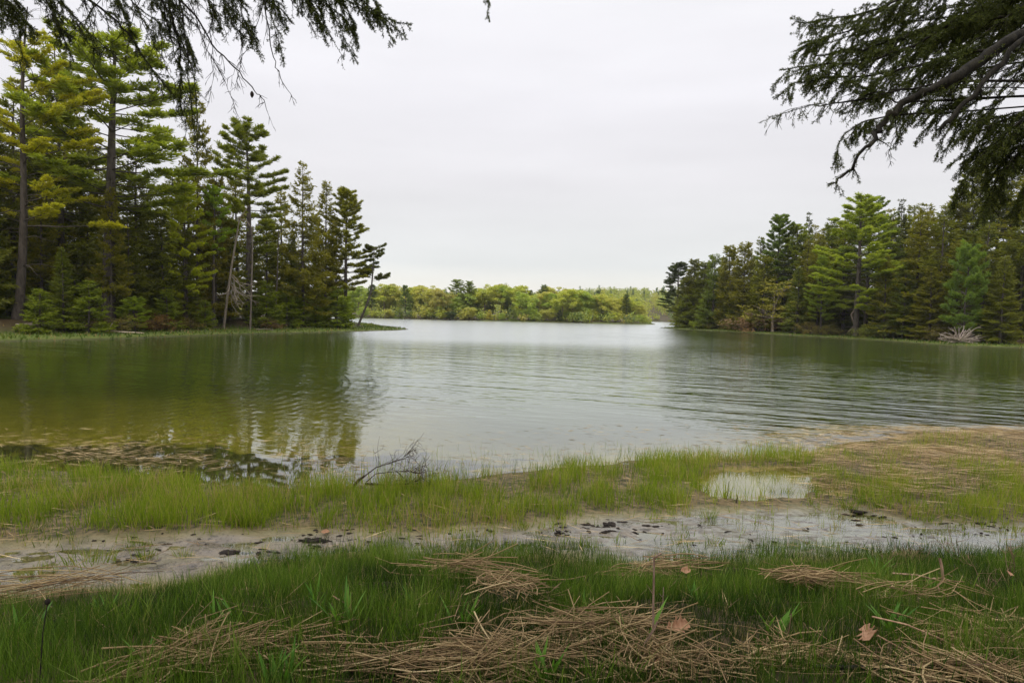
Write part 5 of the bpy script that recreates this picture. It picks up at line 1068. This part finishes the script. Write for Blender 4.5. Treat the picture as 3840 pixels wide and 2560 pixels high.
# broad-bladed plants
def broad(u, v, n, h, label, seed):
    r = np.random.default_rng(seed); p = gl(u, v); b = MB(); a = r.uniform(0, 6.28, n)
    D = unit(np.stack([np.cos(a) * .45, np.sin(a) * .45, np.ones(n)], 1) * r.uniform(.8, 1.1, (n, 1))); bend = np.stack([np.cos(a), np.sin(a), -.2 * np.ones(n)], 1) * r.uniform(.05, .3, (n, 1))
    h *= 1.35; P = np.stack([r.normal(0, .025, n), r.normal(0, .025, n), -.01 * np.ones(n)], 1)
    L = h * r.uniform(.6, 1.1, n); q5 = 5; S = unit(np.stack([-np.sin(a), np.cos(a), 0 * a], 1) + r.normal(0, .3, (n, 3)))
    V = []
    for k in range(q5 + 1):
        q = k / q5; c = P + D * (L * q)[:, None] + bend * (L * q * q)[:, None]; w = (h * .045 * (math.sin(math.pi * (.12 + .88 * q)) + .04)); V += [c - S * w, c + S * w]
    V = np.stack(V, 1); bb = np.arange(n)[:, None, None] * (2 * (q5 + 1)); k = np.arange(q5)[None, :, None] * 2
    b.add(V.reshape(-1, 3), (bb + k + np.array([0, 1, 3, 2])[None, None]).reshape(-1, 4), np.repeat(r.random(n), 2 * (q5 + 1)))
    o = b.build('leafy_plant', M_broad); o.location = p; tag(o, label, 'plant', 'broad-bladed plants in the bank grass')
for i, (u, v, n, h, lab) in enumerate([(1300, 2345, 12, .15, 'cluster of broad light green blades above the level thin straw'), (1200, 2290, 9, .13, 'broad light green blades beside the short brown stalk'), (1735, 2340, 12, .13, 'broad fresh blades under the small broken straw patch'), (2200, 2305, 8, .11, 'broad pale blades behind the long straw heap'), (2400, 2440, 3, .2, 'single wide green blade before the tall bare stick'), (2900, 2380, 10, .18, 'tall curving fresh blades between the curled and the lobed oak leaf'),
                                       (3330, 2370, 8, .17, 'bright blades just above the lobed oak leaf'), (860, 2340, 7, .13, 'broad blades behind the heap of crossing stalks'), (560, 2490, 3, .14, 'one upright broad blade in the heap of crossing stalks'), (3280, 2170, 6, .16, 'bright blades beside the raised dry stalk'), (2620, 2270, 9, .13, 'broad blades under the small round pale leaf'), (1560, 2300, 7, .12, 'few broad blades above the single long brown stalk'), (400, 2300, 10, .12, 'bright blades below the long narrow straw bundle'),
                                       (2060, 2560, 10, .14, 'broad blades at the bottom edge beside the thickest straw heap'), (60, 2400, 9, .15, 'bright blades at the frame edge before the dark seed stalk'), (1050, 2560, 12, .13, 'broad blades at the bottom edge left of the thickest heap'), (3500, 2230, 6, .13, 'fresh blades just below the forked pale twig')]):
    broad(u, v, n, h, lab, 520 + i)
# tussocks on the mud, peat clods, twiggy lumps
def tussock(u, v, n, h, wd, label, seed):
    r = np.random.default_rng(seed); p = gl(u, v); b = MB(); P = np.stack([r.normal(0, wd, n), r.normal(0, wd * .6, n), -.01 * np.ones(n)], 1); a = np.arctan2(P[:, 1], P[:, 0]) + r.normal(0, .6, n)
    D = unit(np.stack([np.cos(a) * .25, np.sin(a) * .25, np.ones(n)], 1)); bend = np.stack([np.cos(a), np.sin(a), -.3 * np.ones(n)], 1) * r.uniform(0, .4, (n, 1))
    b.blades(P, D, bend, sideof(r, n), h * r.uniform(.5, 1.15, n), r.uniform(.004, .007, n), np.where(r.random(n) < .15, .95, np.clip(r.normal(.35, .15, n), 0, .8)))
    o = b.build('grass_tussock', M_marsh); o.location = p; tag(o, label, 'grass tussock', 'grass tussocks at the edge of the mud')
for i, (u, v, n, h, wd, lab) in enumerate([(925, 1970, 110, .26, .05, 'tall upright grass tussock at the mud edge, taller than all around it'), (1212, 1975, 60, .26, .035, 'narrow tussock above the reddish dead leaf on the mud'), (545, 2095, 70, .12, .04, 'small lone tussock in the middle of the mud'), (690, 2085, 50, .10, .05, 'low thin tussock right of the small lone one'), (340, 2110, 110, .15, .12, 'wide tussock on the mud near the long narrow straw bundle'), (2100, 1945, 40, .12, .025, 'tiny tussock on the bare mud before the marsh grass'), (3180, 1905, 110, .14, .06, 'tussock beside the pool outflow on a dark peat root'), (3300, 1900, 70, .11, .06, 'low tussock next to the one on the dark peat root'),
                                           (2680, 2040, 60, .10, .05, 'small dark tussock before the near grass'), (2560, 2040, 50, .09, .05, 'small tussock left of the dark one before the near grass'), (2660, 1945, 60, .16, .05, 'tussock at the corner of the marsh grass near the reed stubs'), (3040, 1830, 110, .15, .08, 'tussock on the little grass tongue in the pool'), (2920, 1855, 120, .13, .10, 'grass tongue tip tussock at the pool edge'), (160, 2160, 90, .13, .12, 'ragged tussock at the frame edge on the mud'), (1960, 1985, 40, .12, .03, 'thin tussock on the open mud beside the twiggy clump')]):
    tussock(u, v, n, h, wd, lab, 560 + i)
def clod(name, u, v, sx, sy, sz, label, seed, grp=None, twig=0):
    r = np.random.default_rng(seed); p = gl(u, v); m = MB(); n1, n2 = 9, 12; V = []
    for i in range(n1):
        th = math.pi * i / (n1 - 1)
        for k in range(n2):
            ph = 2 * math.pi * k / n2; q = 1 + .35 * math.sin(3 * ph + seed) * math.sin(2 * th + seed * 1.3) + r.normal(0, .12)
            V.append((sx * q * math.sin(th) * math.cos(ph), sy * q * math.sin(th) * math.sin(ph), sz * q * math.cos(th)))
    m.add(V, [(i * n2 + k, i * n2 + (k + 1) % n2, (i + 1) * n2 + (k + 1) % n2, (i + 1) * n2 + k) for i in range(n1 - 1) for k in range(n2)])
    for j in range(twig): m.tube(ragged_branch(r, (0, 0, sz * .5), unit(np.array((r.normal(), r.normal(), r.uniform(.0, .8)))), r.uniform(.8, 1.5) * sx, 4, .4), np.linspace(.005, .003, 5), 4)
    o = m.build(name, M_clod, None, True); o.location = p; o.rotation_euler[2] = r.uniform(-.4, .4)
    tag(o, label, 'clod', grp)
clod('twig_clump', 2098, 2003, .05, .04, .022, 'dark twiggy clump lying alone on the open mud', 601, None, 16)
clod('peat_clod', 855, 2072, .10, .05, .02, 'largest dark peat lump on the mud, left of the others', 602)
clod('peat_clod', 1170, 2028, .14, .03, .018, 'long dark peat ledge on the mud behind the near grass', 603)
clod('peat_clod', 3210, 1918, .10, .05, .02, 'dark peat root under the tussock beside the pool outflow', 604)
clod('peat_clod', 2290, 1968, .06, .04, .025, 'dark peat lump before the middle of the marsh grass', 605)
clod('peat_clod', 3680, 1962, .06, .03, .015, 'dark peat lump near the frame edge on the wet mud', 606)
rr = np.random.default_rng(611)
for i in range(130):
    u = rr.uniform(350, 3800); lo = np.interp(u, [0, 900, 1500, 2000, 2600, 3400, 3840], [2010, 1990, 1980, 1950, 1930, 1950, 1940]); hi = np.interp(u, [0, 700, 1300, 2000, 2800, 3840], [2150, 2110, 2030, 2050, 2050, 2010])
    clod('mud_crumb', u, rr.uniform(lo, hi), rr.uniform(.008, .05) * rr.uniform(.5, 1.2), rr.uniform(.006, .016), rr.uniform(.003, .010), 'small dark crumb of peat lying on the wet mud', 620 + i, 'peat crumbs on the mud')
for i in range(44):
    cu, cv = [(1040, 2068), (1190, 2030), (2260, 1968), (2330, 1985), (3250, 1935)][i % 5]
    clod('mud_crumb', rr.normal(cu, 70), rr.normal(cv, 9), rr.uniform(.02, .055), rr.uniform(.01, .02), rr.uniform(.006, .013), 'small dark crumb of peat lying on the wet mud', 900 + i, 'peat crumbs on the mud')
# grass of the opposite shores
def shore_grass():
    r = np.random.default_rng(701); b = MB()
    for poly, n, box, mw in ((LEFT, 42000, (-60, -8, 25, 95), 5), (RIGHT, 42000, (18, 75, 45, 125), 5), (FAR, 9000, (-95, 62, 160, 185), 3)):
        x = r.uniform(box[0], box[1], n); y = r.uniform(box[2], box[3], n); s_ = sdist(x, y, poly) + (fnoise(x, y, 4, 31) - .5) * (.9 if poly is not FAR else 2)
        k = (s_ > .05) & (s_ < mw + 1) & (r.random(n) < np.where(s_ < mw, 1, .4)); x, y, s_ = x[k], y[k], s_[k]; z = height(x, y); m = len(x)
        D = unit(np.stack([r.normal(0, .3, m), r.normal(0, .3, m), np.ones(m)], 1)); pn = np.clip(.5 + 2.0 * (fnoise(x, y, 5, 33) - .5), 0, 1)
        t = np.clip(.1 + .6 * pn + r.normal(0, .12, m), 0, .8); t = np.where(r.random(m) < .10 + .12 * (s_ < .4), .93, t)
        b.kites(np.stack([x, y, z - .03], 1), D, sideof(r, m), r.uniform(.12, .32, m) * (1.3 if poly is FAR else 1), r.uniform(.06, .14, m), t, .3)
    tag(b.build('shore_grass', leafmat('shore_grass', [(0, (.045, .08, .012)), (.5, (.10, .15, .022)), (.8, (.17, .19, .035)), (.9, (.26, .2, .07)), (1, (.32, .23, .10))], transl=.25)), 'low green grass fringe along the opposite shores and the spit', 'grass', None, 'stuff')
shore_grass()

# ------------------------------------------------------------------ the damp air
def haze():
    x0, x1, y0, y1, z0, z1 = -940, 940, -70, 1040, -3.6, 36
    V = [(x, y, z) for z in (z0, z1) for y in (y0, y1) for x in (x0, x1)]
    m = bpy.data.meshes.new('haze'); m.from_pydata(V, [], [(0, 2, 3, 1), (4, 5, 7, 6), (0, 1, 5, 4), (2, 6, 7, 3), (0, 4, 6, 2), (1, 3, 7, 5)]); m.update()
    mt = bpy.data.materials.new('haze'); mt.use_nodes = True; t = mt.node_tree; t.nodes.clear(); o = N(t, 'ShaderNodeOutputMaterial')
    p = N(t, 'ShaderNodeVolumePrincipled'); p.inputs['Color'].default_value = (.93, .95, .96, 1); p.inputs['Density'].default_value = .00018; p.inputs['Anisotropy'].default_value = .2
    lk(t, p.outputs[0], o.inputs['Volume']); tag(obj('haze', m, mt), 'thin damp haze over the lake', 'haze', None, 'stuff')
haze()
